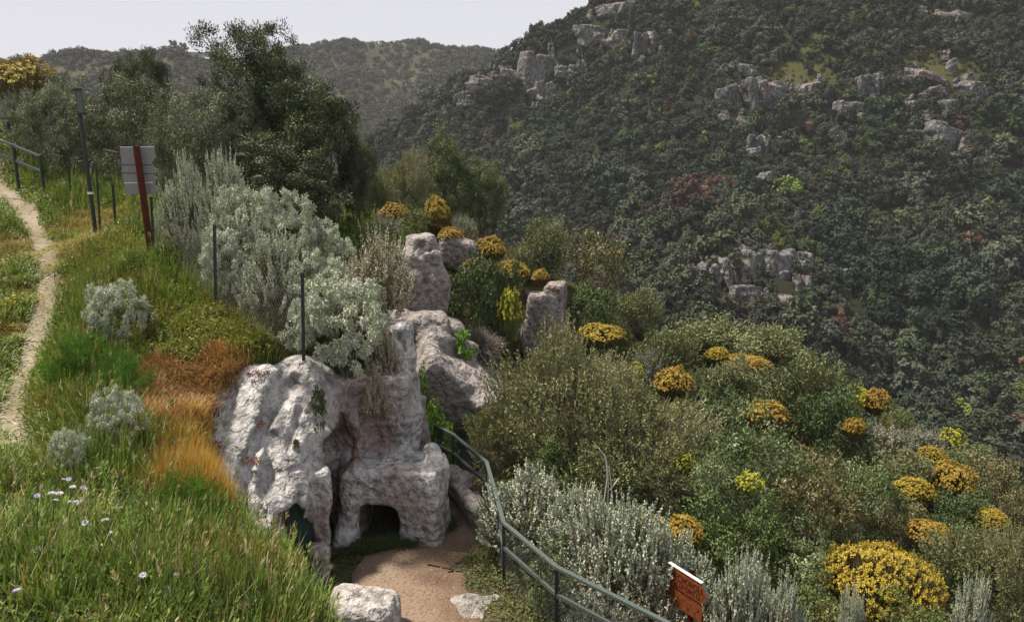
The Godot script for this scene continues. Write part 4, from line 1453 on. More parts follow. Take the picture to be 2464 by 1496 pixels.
func build_grass() -> void:
	var sets := {"green": [], "head": [], "dry": [], "weed": [], "low": [], "lowweed": [], "flower": []}
	rng.seed = 501
	var made := 0
	while made < 62000:
		var d := 4.6 * pow(36.0 / 4.6, rng.randf())
		d = lerpf(d, rng.randf_range(4.6, 26.0), 0.35)
		var x := rng.randf_range(-0.80, 0.1) * d - 0.5
		made += 1
		if x > -0.2 or side(x, d) > (-0.05 if d < 14.3 else -0.75):
			continue
		var off := off_track(track, x, d)
		if off < -0.06 and rng.randf() < 0.97 or off < 0.06 and rng.randf() < 0.6:
			continue
		var pt := patch_at(x, d)
		var tone: int = pt[0] if rng.randf() < pt[1] else 0
		var cc: Array = TONES[tone]
		var c: Color = cc[0].lerp(cc[1], rng.randf())
		var f := rng.randf_range(0.7, 1.3) * (1.0 + 0.35 * nz.get_noise_2d(x * 30.0, d * 30.0))
		c = Color(c.r * f, c.g * f, c.b * f)
		var hgt := rng.randf_range(0.5, 1.3) * (1.0 + 1.1 * nz.get_noise_2d(x * 26.0 + 80.0, d * 26.0))
		if tone == 0 and rng.randf() < 0.1:
			c = Color(0.4, 0.34, 0.16) * rng.randf_range(0.7, 1.2)
		elif tone == 0 and rng.randf() < 0.12:
			c = Color(0.06, 0.085, 0.02)
		if tone == 4 and rng.randf() < 0.8:
			continue
		if off < 0.5:
			hgt *= 0.35 + off
		elif x < -6.5 and d > 12.0 and off_track(track, x + 0.6, d) < off:
			hgt *= 0.6
		if tone == 3 or tone == 4:
			hgt *= 0.5
		if tone == 2:
			hgt *= 1.35
		var y := ground(x, d)
		var key := "green"
		if tone >= 1 and tone <= 4:
			key = "dry"
		elif d < 13.0 and rng.randf() < 0.018:
			key = "flower"
			c = Color(0.34, 0.3, 0.16) * rng.randf_range(0.7, 1.3)
		elif rng.randf() < 0.13:
			key = "head"
		elif rng.randf() < (0.62 if d > 9.0 else 0.52):
			key = "weed"
			c = Color(0.15, 0.22, 0.045).lerp(Color(0.28, 0.3, 0.09), rng.randf()) * f
		sets[key].append([spot(x, d, y, Vector3(1, hgt if key != "weed" else minf(hgt, 1.1), 1) * (1.0 + 0.012 * d)), c])
	made = 0
	while made < 26000:
		var d := rng.randf_range(8.0, 33.0)
		var x := rng.randf_range(-3.6, 0.85 * d)
		made += 1
		if side(x, d) < 0.1 or off_track(track2, x, d) < 0.04 or (Vector2(x + 0.5, d - 11.5).length() < 0.7 and rng.randf() < 0.85):
			continue
		if x < -0.8 and d > 13.9 and d < 24.0:
			continue
		var shade := rng.randf_range(0.6, 1.2)
		var c := Color(0.075, 0.105, 0.025).lerp(Color(0.15, 0.14, 0.05), rng.randf() * 0.8)
		var hgt := rng.randf_range(0.35, 0.8) * (0.55 if off_track(track2, x, d) < 0.35 else 1.0)
		sets["low" if rng.randf() < 0.5 else "lowweed"].append([spot(x, d, ground(x, d), Vector3(1, hgt, 1)), c * shade])
	for i in 420:
		var t := rng.randf()
		var q := on_level(lerpf(800, 985, t / 0.6) if t < 0.6 else lerpf(985, 1092, (t - 0.6) / 0.4), (lerpf(1345, 1325, t / 0.6) if t < 0.6 else lerpf(1325, 1278, (t - 0.6) / 0.4)) - rng.randf() * 26.0, -7.4)
		sets["lowweed" if rng.randf() < 0.7 else "low"].append([spot(q.x, -q.z, ground(q.x, -q.z), Vector3(0.8, rng.randf_range(0.4, 0.8), 0.8)), Color(0.06, 0.09, 0.022) * rng.randf_range(0.7, 1.3)])
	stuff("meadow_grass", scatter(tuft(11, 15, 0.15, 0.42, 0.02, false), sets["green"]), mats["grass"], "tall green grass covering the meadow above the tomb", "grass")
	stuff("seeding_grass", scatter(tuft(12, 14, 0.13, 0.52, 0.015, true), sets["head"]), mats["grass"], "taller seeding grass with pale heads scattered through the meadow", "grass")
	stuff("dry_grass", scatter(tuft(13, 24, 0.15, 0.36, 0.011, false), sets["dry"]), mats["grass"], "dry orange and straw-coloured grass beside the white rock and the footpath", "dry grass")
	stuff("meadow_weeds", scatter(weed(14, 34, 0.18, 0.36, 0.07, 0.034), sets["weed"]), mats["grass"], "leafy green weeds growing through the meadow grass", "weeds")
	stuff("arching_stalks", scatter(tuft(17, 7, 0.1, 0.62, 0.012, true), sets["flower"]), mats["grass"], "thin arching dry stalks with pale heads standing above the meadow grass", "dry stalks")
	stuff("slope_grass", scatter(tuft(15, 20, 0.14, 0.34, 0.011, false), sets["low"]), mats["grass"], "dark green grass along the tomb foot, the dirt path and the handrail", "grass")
	stuff("undergrowth", scatter(weed(16, 40, 0.22, 0.4, 0.07, 0.035), sets["lowweed"]), mats["leaf"], "low leafy undergrowth between the bushes below the handrail", "undergrowth")
	# stones of the footpath
	var st_spots := []
	for i in 1500:
		var k := rng.randi() % (track.size() - 1)
		var t := rng.randf()
		var q := track[k].lerp(track[k + 1], t)
		var x := q.x + rng.randf_range(-1, 1) * q.z * 1.1
		var s := rng.randf_range(0.15, 0.5) * (2.2 if rng.randf() < 0.06 else 1.0)
		var f := rng.randf_range(0.6, 1.1)
		st_spots.append([spot(x, q.y, ground(x, q.y) + 0.03, Vector3(s, s * 0.5, s)), Color(0.38 * f, 0.34 * f, 0.29 * f)])
	for i in 500:
		var k := rng.randi() % (track2.size() - 1)
		var q := track2[k].lerp(track2[k + 1], rng.randf())
		var x := q.x + rng.randf_range(-1, 1) * q.z * 1.1
		var s := rng.randf_range(0.1, 0.32)
		var f := rng.randf_range(0.6, 1.1)
		st_spots.append([spot(x, q.y, ground(x, q.y) + 0.03, Vector3(s, s * 0.5, s)), Color(0.38 * f, 0.3 * f, 0.25 * f)])
	stuff("path_gravel", scatter(pebble(5), st_spots), mats["far_leaf"], "small loose stones strewn on the footpath and the dirt floor", "gravel")


func pebble(sd: int) -> ArrayMesh:
	rng.seed = sd
	var b := MB.new()
	var ring := 7
	for r in [[0.0, -0.03, 0.8], [0.035, 0.015, 1.0], [0.07, 0.05, 0.55]]:
		for i in ring:
			var a := TAU * i / ring
			var f := rng.randf_range(0.8, 1.2)
			b.v.append(Vector3(cos(a) * 0.055 * r[2] * f, r[1], sin(a) * 0.055 * r[2] * f))
			b.c.append(Color.WHITE)
	b.v.append(Vector3(0, 0.055, 0))
	b.c.append(Color.WHITE)
	for r in 2:
		for i in ring:
			var a0 := r * ring + i
			var a1 := r * ring + (i + 1) % ring
			for k in [a0, a0 + ring, a1, a1, a0 + ring, a1 + ring]:
				b.ix.append(k)
	for i in ring:
		for k in [2 * ring + i, 3 * ring, 2 * ring + (i + 1) % ring]:
			b.ix.append(k)
	return b.mesh()


func build_flowers() -> void:
	rng.seed = 321
	var cols := [Color(0.42, 0.4, 0.55), Color(0.5, 0.48, 0.58), Color(0.56, 0.54, 0.56)]
	var spots := [[150, 1085], [135, 1092], [165, 1092], [95, 1225], [130, 1220], [150, 1235], [172, 1240], [188, 1252], [205, 1248], [200, 1262], [215, 1262], [180, 1205], [205, 1212], [140, 1250], [160, 1180], [172, 1190], [210, 1300], [30, 1060], [55, 1048], [20, 1140], [350, 1450], [430, 1435], [80, 1330], [270, 1330], [50, 1480], [240, 1165], [258, 1290], [100, 1390]]
	var near := ["under the faint silver bush", "in the cluster below the faint silver bush", "in tall grass"]
	var heads := MB.new()
	for j in 16:
		var a := TAU * j / 16.0
		var d := Vector3(cos(a), 0.25 + 0.3 * (j % 2), sin(a)).normalized()
		heads.leaf(d * 0.006, d, d.cross(Vector3.UP).normalized(), 0.038, 0.018, Color.WHITE if j % 2 == 0 else Color(0.85, 0.82, 0.9), 0.1)
	var hm := heads.mesh()
	for k in 3:
		var m := mat("petal_%d" % k, cols[k].linear_to_srgb(), 0.7, 0.3, 0.5)
		m.vertex_color_use_as_albedo = true
	var sm := MB.new()
	sm.tube(Vector3.ZERO, Vector3(0.02, 0.5, 0), 0.004, 0.003, Color(0.09, 0.13, 0.03), 4)
	var stem := sm.mesh()
	var n := 0
	for s in spots:
		var w := hit(s[0], s[1] + 55)
		var o := thing("pale_flower", "pale lilac flower head on a thin stalk in the tall meadow grass", "flower", w, "pale lilac flowers in the meadow grass")
		var hh := put("flower_head", hm, mats["petal_%d" % (n % 3)], o)
		hh.position = Vector3(0.02, 0.5, 0)
		hh.rotation = Vector3(rng.randf_range(0.1, 0.6), rng.randf() * TAU, 0)
		hh.scale = Vector3.ONE * rng.randf_range(0.75, 1.2)
		var sk := put("stalk", stem, mats["grass"], o)
		o.scale = Vector3(1, rng.randf_range(0.9, 1.15), 1)
		n += 1
	# little orange flowers, purple vetch, yellow heads
	for q in [[275, 1088, 10.4, 0.32, 0.16, 46, Color(0.75, 0.2, 0.02), 0.028, "marigold_patch", "patch of little bright orange flowers below the silver bush", "flowers"], [430, 1440, 7.1, 0.42, 0.42, 300, Color(0.2, 0.055, 0.17), 0.03, "vetch_patch", "patch of purple vetch flowers in the near grass", "flowers"], [62, 730, 16.3, 0.4, 0.35, 40, Color(0.55, 0.42, 0.03), 0.05, "yellow_flower_patch", "little yellow flowers beside the footpath near the frame edge", "flowers"],
			[505, 1085, 11.45, 0.2, 0.10, 160, Color(0.27, 0.1, 0.06), 0.035, "red_sedum", "rust-red sedum cushion on the edge of the white rock", "sedum"], [598, 1112, 11.75, 0.24, 0.10, 180, Color(0.3, 0.15, 0.09), 0.035, "red_sedum", "red and straw sedum cushion in the middle of the white rock", "sedum"], [620, 1030, 12.55, 0.14, 0.09, 90, Color(0.27, 0.11, 0.08), 0.03, "red_sedum", "small red sedum streak in a groove of the white rock", "sedum"], [622, 905, 13.4, 0.22, 0.08, 120, Color(0.22, 0.08, 0.06), 0.035, "red_sedum", "dark red sedum at the top edge of the white rock", "sedum"], [410, 1062, 11.6, 0.18, 0.09, 110, Color(0.3, 0.13, 0.1), 0.035, "red_sedum", "pinkish sedum beside the pale stone in the dry grass", "sedum"]]:
		var b := MB.new()
		var w := at(q[0], q[1], q[2])
		if on_rock.has(int(q[0])):
			w = on_rock[int(q[0])]
		if not q[8].begins_with("red") or int(q[0]) == 410:
			w = gpoint(q[0], q[1], q[2])
		for i in q[5]:
			var a := rng.randf() * TAU
			var r: float = q[3] * sqrt(rng.randf())
			var p := Vector3(cos(a) * r, q[4] * rng.randf_range(0.4, 1.1), sin(a) * r)
			for j in 3:
				var d := rdir(0.5)
				b.leaf(p, d, d.cross(rdir()).normalized(), q[7], q[7] * 0.6, q[6] * rng.randf_range(0.7, 1.3), 0.1)
			if i % 4 == 0 and q[4] > 0.12:
				b.tube(Vector3(p.x, 0, p.z), p, 0.003, 0.002, Color(0.09, 0.12, 0.03), 3)
		var o := thing(q[8], q[9], q[10], w)
		put("flowers" if q[10] == "flowers" else "cushion", b.mesh(), mats["leaf"], o).set_meta("kind", "stuff")


# ---------------------------------------------------------------- wooded hillsides
class Hill:
	var x0: float
	var d0: float
	var step: float
	var nx: int
	var nd: int
	var h := PackedFloat32Array()

	func y(x: float, d: float) -> float:
		var u := clampf((x - x0) / step, 0.0, nx - 1.001)
		var w := clampf((d - d0) / step, 0.0, nd - 1.001)
		var i := int(u)
		var j := int(w)
		u -= i
		w -= j
		var k := j * nx + i
		return lerpf(lerpf(h[k], h[k + 1], u), lerpf(h[k + nx], h[k + nx + 1], u), w)


func make_hill(pts: PackedVector3Array, x0: float, x1: float, d0: float, d1: float, step: float, soft: float, bump: float, bf: float) -> Hill:
	var q := Hill.new()
	q.x0 = x0; q.d0 = d0; q.step = step
	q.nx = int((x1 - x0) / step) + 1
	q.nd = int((d1 - d0) / step) + 1
	q.h.resize(q.nx * q.nd)
	for j in q.nd:
		for i in q.nx:
			var x := x0 + i * step
			var d := d0 + j * step
			q.h[j * q.nx + i] = fit(pts, x, d, soft) + nz.get_noise_2d(x * bf, d * bf) * bump
	return q


func hill_mesh(q: Hill, tone: Callable) -> ArrayMesh:
	var b := MB.new()
	for j in q.nd:
		for i in q.nx:
			var x := q.x0 + i * q.step
			var d := q.d0 + j * q.step
			b.v.append(Vector3(x, q.h[j * q.nx + i], -d))
			b.c.append(tone.call(x, d))
	for j in q.nd - 1:
		for i in q.nx - 1:
			var k := j * q.nx + i
			for m in [k, k + q.nx, k + 1, k + 1, k + q.nx, k + q.nx + 1]:
				b.ix.append(m)
	b.smooth()
	return b.mesh()


func hill_hit(q: Hill, px: float, py: float, d0: float, d1: float) -> Vector3:
	var d := d0
	while d < d1:
		var w := at(px, py, d)
		if w.y <= q.y(w.x, d):
			return w
		d += 0.5
	return Vector3(0, 1e6, 0)


func crag(sd: int) -> ArrayMesh:       # a limestone outcrop about 1 x 1 x 1: blocks, ledges and cracks
	so_clear()
	rng.seed = sd
	nz2.seed = sd
	rough_amp = 0.055
	rough_f = 70.0
	for i in 5:
		var c := Vector3(rng.randf_range(-0.3, 0.3), rng.randf_range(-0.22, 0.22), rng.randf_range(-0.1, 0.1))
		so_box(c, Vector3(rng.randf_range(0.12, 0.24), rng.randf_range(0.14, 0.28), rng.randf_range(0.2, 0.34)), Vector3(rng.randf_range(-10, 10), rng.randf_range(-25, 25), rng.randf_range(-12, 12)), 0.04, 0.06)
	return net(Vector3(-0.72, -0.72, -0.62), Vector3(0.72, 0.72, 0.62), 0.05, crag_tone)


func cliff(sd: int) -> ArrayMesh:      # upright columns split by cracks, with a broken top and foot
	so_clear()
	rng.seed = sd
	nz2.seed = sd
	rough_amp = 0.05
	rough_f = 80.0
	for i in 8:
		var x := -0.45 + 0.9 * i / 7.0
		var top := rng.randf_range(0.2, 0.5) - absf(x) * 0.3
		var foot := rng.randf_range(-0.55, -0.3)
		so_box(Vector3(x, (top + foot) * 0.5, rng.randf_range(-0.12, 0.14)), Vector3(rng.randf_range(0.06, 0.11), (top - foot) * 0.5, 0.28), Vector3(rng.randf_range(-5, 5), rng.randf_range(-30, 30), rng.randf_range(-6, 6)), 0.02, 0.03)
		if i % 2 == 0:
			so_box(Vector3(x, rng.randf_range(-0.3, 0.1), 0.22), Vector3(0.1, 0.09, 0.14), Vector3(0, rng.randf_range(-30, 30), rng.randf_range(-15, 15)), 0.02, 0.03)
	return net(Vector3(-0.72, -0.72, -0.62), Vector3(0.72, 0.72, 0.62), 0.04, crag_tone)


func crag_tone(p: Vector3, _n: Vector3) -> Color:
	var a := nz.get_noise_3d(p.x * 160.0, p.y * 70.0, p.z * 160.0)
	var b := nz2.get_noise_3d(p.x * 90.0 + 40.0, p.y * 60.0, p.z * 90.0)
	var c := Color(0.17, 0.166, 0.158).lerp(Color(0.27, 0.264, 0.25), clampf(a * 2.0 + 0.5, 0, 1))
	c = c.lerp(Color(0.24, 0.175, 0.155), smoothstep(0.15, 0.5, b) * 0.7)
	return c.lerp(Color(0.09, 0.09, 0.085), smoothstep(0.15, 0.5, -b) * 0.7)


func build_hills() -> void:
	# the wooded slope across the gorge
	var p := PackedVector3Array()
	for q in [[2464, 1150, 105], [2200, 1060, 112], [1900, 900, 122], [1560, 700, 145], [1250, 560, 190], [950, 430, 262], [2464, 600, 165], [2100, 550, 175], [1700, 450, 195], [1300, 340, 255], [2464, 0, 250], [2100, 0, 262], [1800, 0, 275], [1480, 10, 290], [1400, 48, 294], [1330, 82, 297], [1240, 150, 300], [1150, 195, 304], [1050, 245, 308], [970, 300, 311], [905, 342, 313],
			[2464, -160, 290], [2000, -160, 300], [1600, -110, 306], [2900, 0, 250], [2900, 600, 165], [2900, 1150, 105], [3300, 300, 200], [1780, 660, 143], [1780, 600, 152], [2250, 700, 148]]:
		var w := at(q[0], q[1], q[2])
		p.append(Vector3(w.x, q[2], w.y))
	for q in [[1480, 10, 290], [1400, 48, 294], [1330, 82, 297], [1240, 150, 300], [1150, 195, 304], [1050, 245, 308], [970, 300, 311], [905, 342, 313], [1600, -110, 306], [2000, -160, 300], [2464, -160, 290]]:
		var w := at(q[0], q[1], q[2])
		p.append(Vector3(w.x * 1.1, q[2] + 22.0, w.y - 12.0))
		p.append(Vector3(w.x * 1.2, q[2] + 70.0, w.y - 60.0))
	p.append(Vector3(-75, 300, -14))
	p.append(Vector3(-100, 305, -45))
	p.append(Vector3(-60, 240, -35))
	p.append(Vector3(-20, 150, -52))
	p.append(Vector3(20, 95, -62))
	p.append(Vector3(70, 80, -62))
	p.append(Vector3(130, 80, -62))
	var h1 := make_hill(p, -110, 280, 70, 380, 3.0, 60.0, 2.2, 3.0)
	var clear1 := [[1945, 150, 16.0], [1990, 105, 9.0], [1890, 200, 8.0], [2270, 160, 10.0], [2230, 155, 8.0], [2310, 170, 9.0], [2060, 30, 8.0]]
	var clear_w := []
	for q in clear1:
		var w := hill_hit(h1, q[0], q[1], 90, 320)
		clear_w.append([Vector2(w.x, -w.z), q[2]])
	var tone1 := func(x: float, d: float) -> Color:
		var c := Color(0.03, 0.033, 0.018)
		for q in clear_w:
			c = c.lerp(Color(0.085, 0.09, 0.03), 1.0 - smoothstep(0.3, 1.0, Vector2(x, d).distance_to(q[0]) / float(q[1]) + nz.get_noise_2d(x * 12.0, d * 12.0) * 0.4))
		return c
	struct("hillside", hill_mesh(h1, tone1), mats["soil"])
	# the far ridge
	p = PackedVector3Array()
	var ridge := [[-250, 170, 540], [-100, 160, 520], [80, 158, 500], [180, 134, 500], [280, 156, 500], [400, 130, 540], [500, 126, 600], [620, 124, 640], [750, 112, 650], [850, 102, 660], [1000, 102, 660], [1100, 108, 660], [1165, 108, 660], [1230, 142, 650], [1330, 210, 640], [1500, 260, 640]]
	for q in ridge:
		var w := at(q[0], q[1], q[2])
		p.append(Vector3(w.x, q[2], w.y))
		p.append(Vector3(w.x, q[2] + 60.0, w.y - 14.0))
		p.append(Vector3(w.x, q[2] + 180.0, w.y - 90.0))
	for q in [[-250, 280, 380], [0, 270, 380], [400, 270, 420], [760, 270, 490], [900, 330, 460], [1000, 270, 530], [1150, 225, 570], [1350, 330, 540], [300, 200, 450], [850, 190, 570], [1050, 180, 600], [200, 420, 330], [900, 450, 400], [1300, 450, 430]]:
		var w := at(q[0], q[1], q[2])
		p.append(Vector3(w.x, q[2], w.y))
	var h2 := make_hill(p, -470, 160, 320, 760, 9.0, 500.0, 7.0, 1.1)
	var tone2 := func(x: float, d: float) -> Color:
		return Color(0.06, 0.064, 0.036).lerp(Color(0.1, 0.098, 0.056), clampf(nz.get_noise_2d(x * 2.0, d * 2.0) * 2.0 + 0.4, 0, 1))
	struct("far_hill", hill_mesh(h2, tone2), mats["soil"])
	# outcrops
	var crags := []
	for i in 6:
		crags.append(crag(900 + i * 7))
	for i in 3:
		crags.append(cliff(950 + i * 7))
	nz2.seed = 9
	var outcrops := [[1742, 672, 84, 150, "tallest pinkish cliff pillar of the lowest cliff"], [1798, 640, 84, 100, "rust-stained cliff block behind the tall pinkish pillar"], [1795, 705, 80, 60, "rust-streaked ledge at the foot of the lowest cliff"], [1838, 610, 40, 60, "small rock tooth on top of the lowest cliff"], [1872, 655, 100, 120, "square grey cliff block of the lowest cliff"], [1926, 638, 36, 74, "narrow grey pillar at the downhill end of the lowest cliff"], [1905, 735, 90, 50, "round-backed grey boulder below the lowest cliff"],
		[1985, 665, 40, 50, "small pale rock just beyond the lowest cliff"], [2035, 658, 60, 36, "pale broken ledge east of the lowest cliff"], [2080, 655, 60, 40, "pale rock band continuing the broken ledge"], [2140, 655, 66, 32, "bright ledge ending the pale rock band"], [2245, 682, 100, 50, "wide dull grey boulder after the pale rock band"], [2000, 695, 40, 30, "little pale rock under the broken ledge"],
		[1833, 448, 46, 66, "lone pale egg-shaped boulder in mid hillside"], [1782, 378, 84, 60, "lower end of the long grey crag above the egg-shaped boulder"], [1840, 352, 60, 70, "grey crag block joining the long crag"], [1815, 305, 60, 40, "ledge in the middle of the long grey crag"], [1785, 245, 80, 110, "steep grey face of the long crag, uphill part"], [1855, 222, 90, 60, "flat-topped ledge of the long crag, uphill part"], [1905, 268, 66, 36, "separate grey ledge beside the long crag"], [1800, 175, 70, 60, "dark streaked rock above the long crag"],
		[1940, 215, 60, 34, "low ledge between the long crag and the tall pale block"], [2035, 268, 74, 46, "angular pale ledge under the tall pale block"], [2090, 212, 42, 74, "tall pale block with dark streaks"], [2228, 190, 110, 40, "broad grey cap rock of the high eastern crag"], [2235, 240, 60, 60, "rounded pale boulder in the high eastern crag"], [2190, 260, 40, 50, "grey block at the side of the high eastern crag"], [2275, 265, 60, 60, "grey wall of the high eastern crag"], [2262, 330, 116, 56, "wide pale cliff at the base of the high eastern crag"], [2342, 222, 64, 50, "pale knob standing apart from the high eastern crag"],
		[1568, 105, 58, 76, "rounded bluish rock dome under the ridge"], [1480, 95, 60, 50, "dark bluish cliff beside the rock dome"], [1425, 85, 80, 60, "dark bluish cliff high on the ridge"], [1310, 170, 80, 90, "big blue-grey cliff face on the ridge"], [1365, 180, 60, 50, "side of the big blue-grey cliff face"], [1305, 225, 50, 60, "lower tongue of the big blue-grey cliff face"], [1225, 180, 60, 50, "jagged dark crag on the descending ridge"], [1165, 205, 80, 46, "jagged blue crag low on the descending ridge"], [1120, 235, 60, 40, "pale blue crag at the low end of the ridge"], [1480, 25, 90, 46, "dark crag where the ridge leaves the frame"],
		[1290, 385, 30, 60, "narrow pale rock above the spur trees"], [1290, 425, 50, 36, "pinkish pale rock above the green spur tree"], [2290, 50, 80, 56, "grey crag near the top of the hillside"], [2210, 30, 60, 36, "small crag beside the one near the top of the hillside"], [1565, 580, 30, 40, "small grey slab in the lower bushes"], [2120, 960, 50, 26, "low pale rock in the valley bushes"], [1970, 868, 46, 34, "pale rock just behind the crest shrubs"], [2300, 575, 60, 24, "faint grey ledge in the dark eastern wood"]]
	var n := 0
	var rocks_w := []
	for q in outcrops:
		var w := hill_hit(h1, q[0], q[1], 85, 330)
		if w.y > 1e5:
			continue
		var d := -w.z
		var sw := metres(q[2], d, q[1]) * 1.05
		var sh := at(q[0], q[1] - q[3] * 0.5, d).y - at(q[0], q[1] + q[3] * 0.5, d).y
		var o := thing("rock_outcrop", q[4], "rock outcrop", w, "limestone outcrops on the wooded hillside")
		var mi := put("stone", crags[n % 6 if q[3] < 66 else 6 + n % 3], mats["far_rock"], o)
		o.scale = Vector3(sw * 1.3, sh * 1.2, maxf(sw, sh) * 0.9)
		o.rotation = Vector3(0, [0.1, -0.2, 3.0, 3.3, 0.0][n % 5], [0.2, -0.12, 0.0, -0.24, 0.1, 0.16, -0.18][n % 7])
		n += 1
		rocks_w.append([w, maxf(sw, sh) * 0.5, sw * 0.5, sh])
	# broken rock lying about the outcrops
	rng.seed = 1717
	var rub := []
	for q in rocks_w:
		var rw: Vector3 = q[0]
		for k in 9:
			var x := rw.x + rng.randf_range(-1.3, 1.3) * float(q[2])
			var d := -rw.z + rng.randf_range(-1.2, 0.7) * float(q[1])
			var sz := float(q[1]) * rng.randf_range(0.2, 0.65)
			var f := rng.randf_range(0.6, 1.05)
			rub.append([spot(x, d, h1.y(x, d) + sz * 0.25, Vector3(sz * 1.3, sz * rng.randf_range(0.7, 1.5), sz)), Color(f, f, f)])
	stuff("rock_rubble", scatter(crags[1], rub), mats["far_rock"], "broken pale rocks strewn around the hillside outcrops", "rocks")
	# trees of the hillside
	var tw := []
	for i in 6:
		tw.append(clump_crown(700 + i, 1.0, 1.9, 0.0, 20, 60, 0.33, 0.24, 0.17, [Color(0.8, 0.8, 0.8), Color(1.1, 1.1, 1.1), Color(0.95, 1.0, 0.9), Color(1.3, 1.25, 1.15)], 0.3, 0.6, 0.55, 0.9))
	var pal := [Color(0.050, 0.067, 0.037), Color(0.064, 0.080, 0.046), Color(0.044, 0.057, 0.037), Color(0.078, 0.090, 0.059), Color(0.054, 0.077, 0.035), Color(0.085, 0.098, 0.071)]
	var special := []
	for q in [[1690, 470, 60, Color(0.1, 0.06, 0.05)], [1650, 500, 30, Color(0.09, 0.055, 0.048)], [1730, 445, 36, Color(0.105, 0.065, 0.05)], [1610, 255, 28, Color(0.09, 0.055, 0.048)], [2130, 280, 80, Color(0.045, 0.075, 0.035)], [1330, 330, 60, Color(0.05, 0.085, 0.035)], [1500, 340, 60, Color(0.042, 0.065, 0.038)], [2400, 330, 60, Color(0.055, 0.09, 0.035)], [2130, 680, 200, Color(0.038, 0.056, 0.036)], [2400, 500, 120, Color(0.038, 0.056, 0.036)], [1900, 590, 60, Color(0.11, 0.13, 0.035)], [1480, 480, 70, Color(0.045, 0.065, 0.04)]]:
		var w := hill_hit(h1, q[0], q[1], 85, 330)
		special.append([Vector2(w.x, -w.z), metres(q[2], -w.z, q[1]), q[3]])
	var lists := [[], [], [], [], [], []]
	rng.seed = 4242
	for i in 27000:
		var d := 88.0 + 250.0 * rng.randf()
		var x := rng.randf_range(-95, 262)
		if x > d * 0.74 + 12.0 or x < -d * 0.27 - 10.0:
			continue
		if d > 316.0 + 0.0 * x:
			continue
		var y := h1.y(x, d)
		var skip := false
		var meadow := false
		for q in clear_w:
			if Vector2(x, d).distance_to(q[0]) < float(q[1]) * 0.65 and rng.randf() < 0.75:
				meadow = true
		for q in rocks_w:
			var rw: Vector3 = q[0]
			if absf(x - rw.x) < float(q[2]) * 0.8 and d < -rw.z + float(q[1]) * 0.3 and d > -rw.z - 1.5 - float(q[3]) * 0.45:
				skip = true
		if skip:
			continue
		var s := rng.randf_range(1.0, 1.9) * (1.0 + 0.6 * nz.get_noise_2d(x * 4.0, d * 4.0))
		if i > 13500:
			s *= 0.5
		elif i % 9 == 0:
			s *= 1.5
		if meadow:
			s = rng.randf_range(0.2, 0.5)
		var c: Color = pal[rng.randi() % pal.size()]
		var zone := nz.get_noise_2d(x * 2.2 + 300.0, d * 2.2)
		c = c.lerp(Color(0.04, 0.053, 0.034), clampf(zone * 2.0, 0, 0.7))
		c = c.lerp(Color(0.08, 0.082, 0.052), clampf(-zone * 1.6, 0, 0.6))
		for q in special:
			var e: float = Vector2(x, d).distance_to(q[0]) / (float(q[1]) + 1.0)
			if e < 1.0 and rng.randf() < 0.75:
				c = q[2]
		if rng.randf() < 0.025:
			c = Color(0.12, 0.16, 0.035)
		if rng.randf() < 0.012:
			c = Color(0.14, 0.09, 0.065)
		if meadow:
			c = Color(0.13, 0.145, 0.05)
		var f := rng.randf_range(0.45, 1.3)
		lists[i % 6].append([spot(x, d, y - 0.5 * s, Vector3(1, rng.randf_range(0.75, 1.25), 1) * s * 1.35), c * f])
	for i in 6:
		var lab: String = ["dense dark scrub wood covering the hillside across the gorge", "olive-green scrub mixed through the hillside wood", "rounded evergreen crowns mixed through the hillside wood", "brownish scrub mixed through the hillside wood", "uneven bushy crowns mixed through the hillside wood", "smaller bushes filling the hillside wood"][i]
		stuff("hillside_wood", scatter(tw[i], lists[i]), mats["far_leaf"], lab, "woodland")
	# trees of the far ridge
	var ft := []
	for i in 3:
		ft.append(clump_crown(800 + i, 1.0, 1.9, 0.05, 12, 22, 0.45, 0.36, 0.24, [Color(0.8, 0.8, 0.8), Color(1.2, 1.2, 1.1)], 0.3, 0.5, 0.45, 0.9))
	lists = [[], [], []]
	for i in 21000:
		var d := rng.randf_range(335, 690)
		var x := rng.randf_range(-0.74, 0.14) * d
		var y := h2.y(x, d)
		var zone := nz.get_noise_2d(x * 1.6, d * 1.6)
		if zone < -0.08 and rng.randf() < 0.55:
			continue
		var s := rng.randf_range(1.2, 2.6) * (1.25 if zone > 0.1 else 0.9)
		var c := Color(0.075, 0.082, 0.048).lerp(Color(0.12, 0.118, 0.08), rng.randf())
		lists[i % 3].append([spot(x, d, y - 0.4, Vector3(1, rng.randf_range(0.7, 1.1), 1) * s), c * rng.randf_range(0.75, 1.25)])
	for i in 3:
		stuff("far_wood", scatter(ft[i], lists[i]), mats["far_leaf"], ["hazy wood on the far ridge under the sky", "hazy scrub on the far ridge flanks", "scattered hazy bushes on the far ridge"][i], "woodland")
	# house and ridge trees at the skyline
	var hw := at(452, 118, 560)
	for q in [[440, 117, 12, "small round tree on the far skyline"], [416, 113, 13, "flat tree beside the round tree on the far skyline"]]:
		var w := at(q[0], q[1], 560)
		var o := thing("skyline_tree", q[3], "tree", w)
		put("crown", tw[2], mat("skyline_%d" % int(q[0]), Color(0.075, 0.08, 0.05).linear_to_srgb(), 0.9, 0.2), o)
		o.scale = Vector3.ONE * metres(q[2], 560, 113) * 0.9
		o.position.y -= 2.0
	var b := MB.new()
	b.box(at(425, 130, 550), at(520, 131, 570), 1.0, 3.0, Color(0.3, 0.29, 0.27))
	var wl := put("ridge_wall", b.mesh(), mats["bark"])
	tag(wl, "long low pale wall on the far skyline behind the round tree", "wall")


